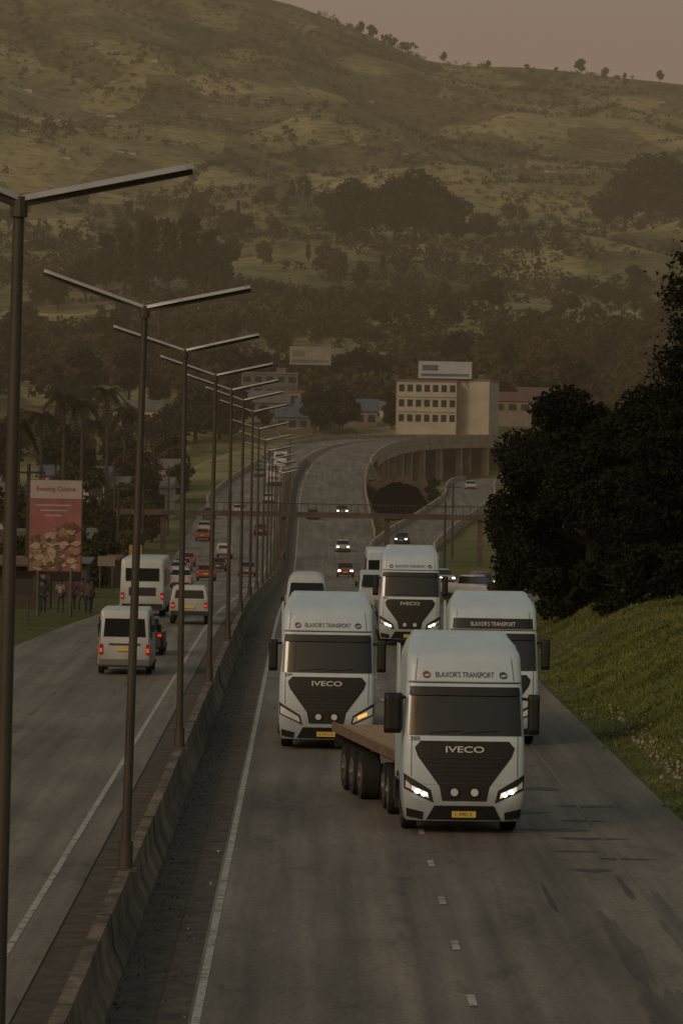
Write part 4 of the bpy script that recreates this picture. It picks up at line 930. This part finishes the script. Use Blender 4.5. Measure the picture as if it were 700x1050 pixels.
# ------------------------------------------------------------------ grass on bank, litter
nb=90000; X=rng.uniform(8.35,17,nb); Y=rng.uniform(70,235,nb); Y=np.where(rng.random(nb)<.6,rng.uniform(85,165,nb),Y)
dn=np.sin(X*2.1+Y*.33)+np.sin(Y*.9-X)+rng.normal(size=nb)*.8; keep=(dn>-1.4)&((X>9.2)|(rng.random(nb)<.45)); X=X[keep];Y=Y[keep]; Z=T(X,Y)-.03; nb=len(X)
clump=1+.7*np.clip(np.sin(X*3.1+Y*.7)*np.sin(Y*1.3-X*1.7),0,1)
hh=rng.uniform(.05,.15,nb)*np.where(X<9.4,.8,1.0)*clump; th=rng.uniform(0,2*PI,nb); wv=rng.uniform(.02,.05,nb); lx=rng.normal(size=nb)*.08; ly=rng.normal(size=nb)*.08
B=np.stack([X,Y,Z],1); a=np.stack([np.cos(th)*wv,np.sin(th)*wv,np.zeros(nb)],1)
V=np.stack([B-a,B+a,B+np.stack([lx,ly,hh],1)],1).reshape(-1,3); Fq=np.arange(3*nb).reshape(-1,3)
o=big_mesh('grass',V,Fq,m_grass); o['kind']='stuff'; o['label']='rough green grass covering the roadside bank'; o['category']='grass'
m_lit=M('litter_scraps',(.30,.26,.21),.85,0,.6,9)
n=560; X=np.concatenate([9.05+np.abs(rng.normal(0,.45,500)),rng.uniform(-1.95,-1.45,24),rng.uniform(8,8.9,36)]); Y=np.concatenate([rng.normal(112,13,500),rng.uniform(52,150,24),rng.uniform(70,160,36)]); Z=T(X,Y); Z=np.where(X<8.2,.03,Z+.07)
V,Fq=leafquads(np.stack([X,Y,Z],1),rng.uniform(.015,.085,n)*np.where(X<0,.6,1),.6); o=big_mesh('litter',V,Fq,m_lit); o['kind']='stuff'; o['label']='pale litter and stones at the foot of the bank'; o['category']='litter'
m_stone=M('stones',(.12,.09,.06),.95,0,.4,9)
n=1500; X=-2.64+.95*rng.random(n)**1.6; Y=rng.uniform(45,200,n); Z=np.full(n,.012)
V,Fq=leafquads(np.stack([X,Y,Z],1),rng.uniform(.012,.035,n),.8); o=big_mesh('gravel',V,Fq,m_stone); o['kind']='stuff'; o['label']='loose stones along the barrier foot'; o['category']='gravel'

# ------------------------------------------------------------------ buildings
def building(px,row,y,w,d,h,wall,roof,storeys,cols,rooft='flat',rz=0,name='building',label='',sign=None,grp='roadside buildings',onground=False):
    dx,dy=unpx(px,row); x=dx/F*y; z=HC-dy/F*y
    tz=Tz(x,y)
    if onground: z=tz
    base=min(z,tz)-.5
    r=empty(name,(x,y,z),rz,label=label,category='house' if name=='house' else 'building',group=grp)
    mb=MB(); mb.box((0,d/2,(h+base-z)/2),(w,d,h-(base-z))); mb.obj('wall',wall,r)
    mb=MB()
    if rooft=='flat': mb.box((0,d/2,h+.2),(w+.5,d+.5,.4)); mb.box((w*.2,d/2,h+1.0),(w*.16,d*.3,1.2))
    elif rooft=='gable':
        o=.5; rh=min(w,d)*.25; mb.add([(-w/2-o,-o,h),(w/2+o,-o,h),(w/2+o,d+o,h),(-w/2-o,d+o,h),(-w/2-o,d/2,h+rh),(w/2+o,d/2,h+rh)],[(0,1,5,4),(2,3,4,5),(0,4,3),(1,2,5),(3,2,1,0)])
    mb.obj('roof',roof,r)
    if cols:
        for s in range(storeys):
            zc=(s+.55)*h/storeys; hh=h/storeys*.46
            for c in range(cols):
                mb=MB(); xx=-w/2+(c+.5)*w/cols; mb.box((xx,-.06,zc),(w/cols*.62,.1,hh)); mb.obj('window',m_bwin,r)
        for s in range(1,storeys):
            mb=MB(); mb.box((0,-.12,s*h/storeys),(w+.1,.22,.22)); mb.obj('floor_band',wall,r)
    return r
b1=building(437,437,1000,13.5,14,10.2,m_wall,m_roofg,3,7,'flat',0,label='white three storey office block with rows of windows')
building(481,437,1004,9.0,14,10.4,m_wall,m_roofg,3,0,'flat',-.2,label='white block with blank side wall')
def hoard(px,row,y,w,h,zl,label,mat):
    dx,dy=unpx(px,row); x=dx/F*y; z=HC-dy/F*y; r=empty('rooftop_sign',(x,y,z),0,label=label,category='sign')
    mb=MB(); mb.box((0,0,h/2),(w,.2,h),0); mb.obj('board',[mat],r)
    mb=MB(); mb.box((0,-.12,h*.2),(w*.9,.03,h*.16)); mb.box((-w*.28,-.12,h*.62),(w*.3,.03,h*.34)); mb.obj('print',m_roofb if mat is m_sign else m_roofg,r)
    for k in(-.4,0,.4): mb=MB(); mb.box((k*w,.3,-zl/2+.3),(.2,.2,zl+.6)); mb.obj('post',m_chas,r)
hoard(456,388,1003,12.2,3.9,1.6,'wide blue and white rooftop sign board on posts',m_sign)
hoard(318,374,1060,10,4.4,6,'grey rooftop sign board on posts',m_signg)
building(318,437,1062,16,12,8.2,m_wall2,m_roofg,2,6,'flat',0,label='cream two storey block behind low roofs')
building(276,408,1090,14,12,6,m_wallg,m_roofg,2,5,'flat',0,label='green two storey shop block')
building(262,432,1050,14,12,4.5,m_wallg,m_roofg,1,4,'gable',0.05,label='green and white shop building')
building(345,437,1030,19,12,3.6,m_wall2,m_roofb,1,7,'gable',0,label='long low shed with blue roof')
building(305,442,1020,10,10,3.2,m_wallg,m_roofb,1,4,'gable',0,label='low building with blue roof')
building(385,436,1060,8,10,4,m_wall,m_roofg,1,3,'gable',0,label='small white building with grey roof')
building(525,425,1040,9,9,3.2,m_wall2,m_roofr,1,3,'gable',0,label='low house with red roof')
building(556,420,1060,11,9,3.2,m_wall2,m_roofr,1,4,'gable',.1,label='low house with red roof')
building(140,438,1000,11,10,3.8,m_wall,m_roofg,1,5,'gable',0,label='long white building with grey roof among trees')
building(40,446,1000,14,10,3.6,m_wall2,m_roofr,1,5,'gable',0,label='low cream building behind palms')
building(6,318,1900,14,10,7,m_wall,m_roofg,2,4,'flat',0,label='white building on the lower slope')
for px,y,w_,h_,wl,rf_ in((40,400,6,3.0,m_wall2,m_roofg),(92,520,8,3.4,m_wall2,m_roofr),(118,470,5,3.0,m_wallg,m_roofg),(140,600,9,4.2,m_wall,m_roofg),(12,330,5,3.0,m_wall2,m_roofr),(75,640,10,4.5,m_wall,m_roofb),(160,680,8,4.0,m_wall2,m_roofg),(20,560,9,4.5,m_wall,m_roofg)):
    building(px,500,y,w_,6,h_,wl,rf_,1,3,'gable',random.uniform(-.15,.15),label='low roadside shop building among trees and poles',onground=True)
for i in range(70):
    px=random.uniform(10,690); py=random.choice([random.uniform(92,150),random.uniform(120,200),random.uniform(60,110)])
    if px>300 and py<95: continue
    if i<18: px=random.uniform(10,150); py=random.uniform(115,160)
    x,y=hit(px,py,1500); s=random.uniform(.6,1.1)
    building(px,py+1,y,6.5*s,5*s,2.6*s,random.choice([m_wall2,m_wall,m_wall,m_wall]),random.choice([m_roofg,m_roofr,m_roofg]),1,0,'gable',random.uniform(-.5,.5),'house',label='small rural house on the hillside',grp='hillside houses')
def utility_pole(x,y,h):
    r=empty('utility_pole',(x,y,Tz(x,y)),random.uniform(-.3,.3),label='wooden utility pole with crossarm',category='utility pole',group='roadside utility poles')
    mb=MB(); mb.cyl((0,0,-.5),(0,0,h),.15,.10,8); mb.obj('pole',m_bark,r); mb=MB(); mb.box((0,-.1,h-.5),(1.8,.1,.12)); 
    for k in(-.8,0,.8): mb.cyl((k,-.1,h-.45),(k,-.1,h-.2),.05,.04,6)
    mb.obj('crossarm',m_bark,r)
for x,y,h in((-16,250,8),(-17,320,8.5),(-17.4,400,9),(-17.8,470,9),(-24,540,9),(-18,560,9),(-21,360,9),(-26,430,10),(-22,620,10),(13,420,8),(17,520,9),(20,300,8)): utility_pole(x,y,h)
def sign_post(x,y,w,h,zc,mat,label):
    r=empty('road_sign',(x,y,Tz(x,y)),0,label=label,category='road sign')
    for k in(-.35,.35): mb=MB(); mb.cyl((w*k,0,-.3),(w*k,0,zc),.05); mb.obj('post',m_steel,r)
    mb=MB(); mb.box((0,-.07,zc),(w,.05,h)); mb.obj('board',mat,r,bevel=.01)
sign_post(-13.4,340,1.0,1.0,3.0,m_yel,'yellow warning sign beside the road'); sign_post(-13.8,300,1.2,.7,2.4,m_wall2,'pale sign board beside the road')
sign_post(-14.2,235,1.3,.8,2.2,m_redp,'red shop sign on posts')
for x,y,w,mt,lb in((-15.5,232,2.6,m_roofr,'small red-roofed roadside kiosk'),(-18.5,255,3,m_roofg,'small grey-roofed roadside kiosk'),(-16,290,2.8,m_roofb,'small blue-roofed roadside stall'),(-17,350,3.5,m_roofr,'small red-roofed roadside kiosk')):
    r=empty('kiosk',(x,y,Tz(x,y)),random.uniform(-.2,.2),label=lb,category='kiosk',group='roadside kiosks')
    mb=MB(); mb.box((0,1,1.1),(w,2,2.4)); mb.obj('wall',m_concd,r); mb=MB(); mb.box((0,.8,2.45),(w+.6,3,.1),0,rx=.1); mb.obj('roof',mt,r); mb=MB(); mb.box((0,-.03,1.5),(w*.7,.05,.8)); mb.obj('counter_opening',m_bwin,r)

# ------------------------------------------------------------------ camera, light
cam=bpy.data.cameras.new('camera'); co=bpy.data.objects.new('camera',cam); COL.objects.link(co); scene.camera=co
cam.sensor_fit='HORIZONTAL'; cam.sensor_width=24; cam.lens=24*F/700; cam.clip_end=30000; cam.clip_start=1
a=-33.0/F; b=56.4/F
Rm=Matrix.Rotation(a,4,'Z')@Matrix.Rotation(math.pi/2-b,4,'X')@Matrix.Rotation(TH,4,'Z')
co.matrix_world=Matrix.Translation((0,0,HC))@Rm
cam.dof.use_dof=True; cam.dof.focus_distance=100; cam.dof.aperture_fstop=8

w=bpy.data.worlds.new('World'); scene.world=w; w.use_nodes=True; nt=w.node_tree; nt.nodes.clear()
sky=nd(nt,'ShaderNodeTexSky',sky_type='NISHITA'); sky.sun_disc=False
SE=math.radians(9); SR=math.radians(215); sky.sun_elevation=SE; sky.sun_rotation=SR; sky.dust_density=3.0; sky.air_density=1.2
tc=nd(nt,'ShaderNodeTexCoord'); sp=nd(nt,'ShaderNodeSeparateXYZ'); nt.links.new(tc.outputs['Generated'],sp.inputs[0])
mr=nd(nt,'ShaderNodeMapRange'); mr.inputs[1].default_value=.10; mr.inputs[2].default_value=.45; nt.links.new(sp.outputs['Z'],mr.inputs[0])
sc=nd(nt,'ShaderNodeVectorMath',operation='MULTIPLY'); sc.inputs[1].default_value=(.168,.135,.099); nt.links.new(sky.outputs[0],sc.inputs[0])
rmp=nd(nt,'ShaderNodeMapRange'); rmp.inputs[1].default_value=0.05; rmp.inputs[2].default_value=.13; nt.links.new(sp.outputs['Z'],rmp.inputs[0])
hz=nd(nt,'ShaderNodeMixRGB'); hz.inputs[1].default_value=(.240,.165,.112,1); hz.inputs[2].default_value=(.240,.180,.140,1); nt.links.new(rmp.outputs[0],hz.inputs[0])
mx=nd(nt,'ShaderNodeMixRGB'); nt.links.new(mr.outputs[0],mx.inputs[0]); nt.links.new(hz.outputs[0],mx.inputs[1]); nt.links.new(sc.outputs[0],mx.inputs[2])
bg=nd(nt,'ShaderNodeBackground'); bg.inputs[1].default_value=1.0; nt.links.new(mx.outputs[0],bg.inputs[0]); ow=nd(nt,'ShaderNodeOutputWorld'); nt.links.new(bg.outputs[0],ow.inputs[0])
sl=bpy.data.lights.new('sun','SUN'); sl.energy=.6; sl.angle=math.radians(14); sl.color=(1,.86,.68); so=bpy.data.objects.new('sun',sl); COL.objects.link(so)
el=math.radians(28); az=SR
d=Vector((math.sin(az)*math.cos(el),math.cos(az)*math.cos(el),math.sin(el)))
so.rotation_euler=(-d).to_track_quat('-Z','Y').to_euler()
scene.view_settings.view_transform='Standard'; scene.view_settings.look='None'; scene.view_settings.exposure=0
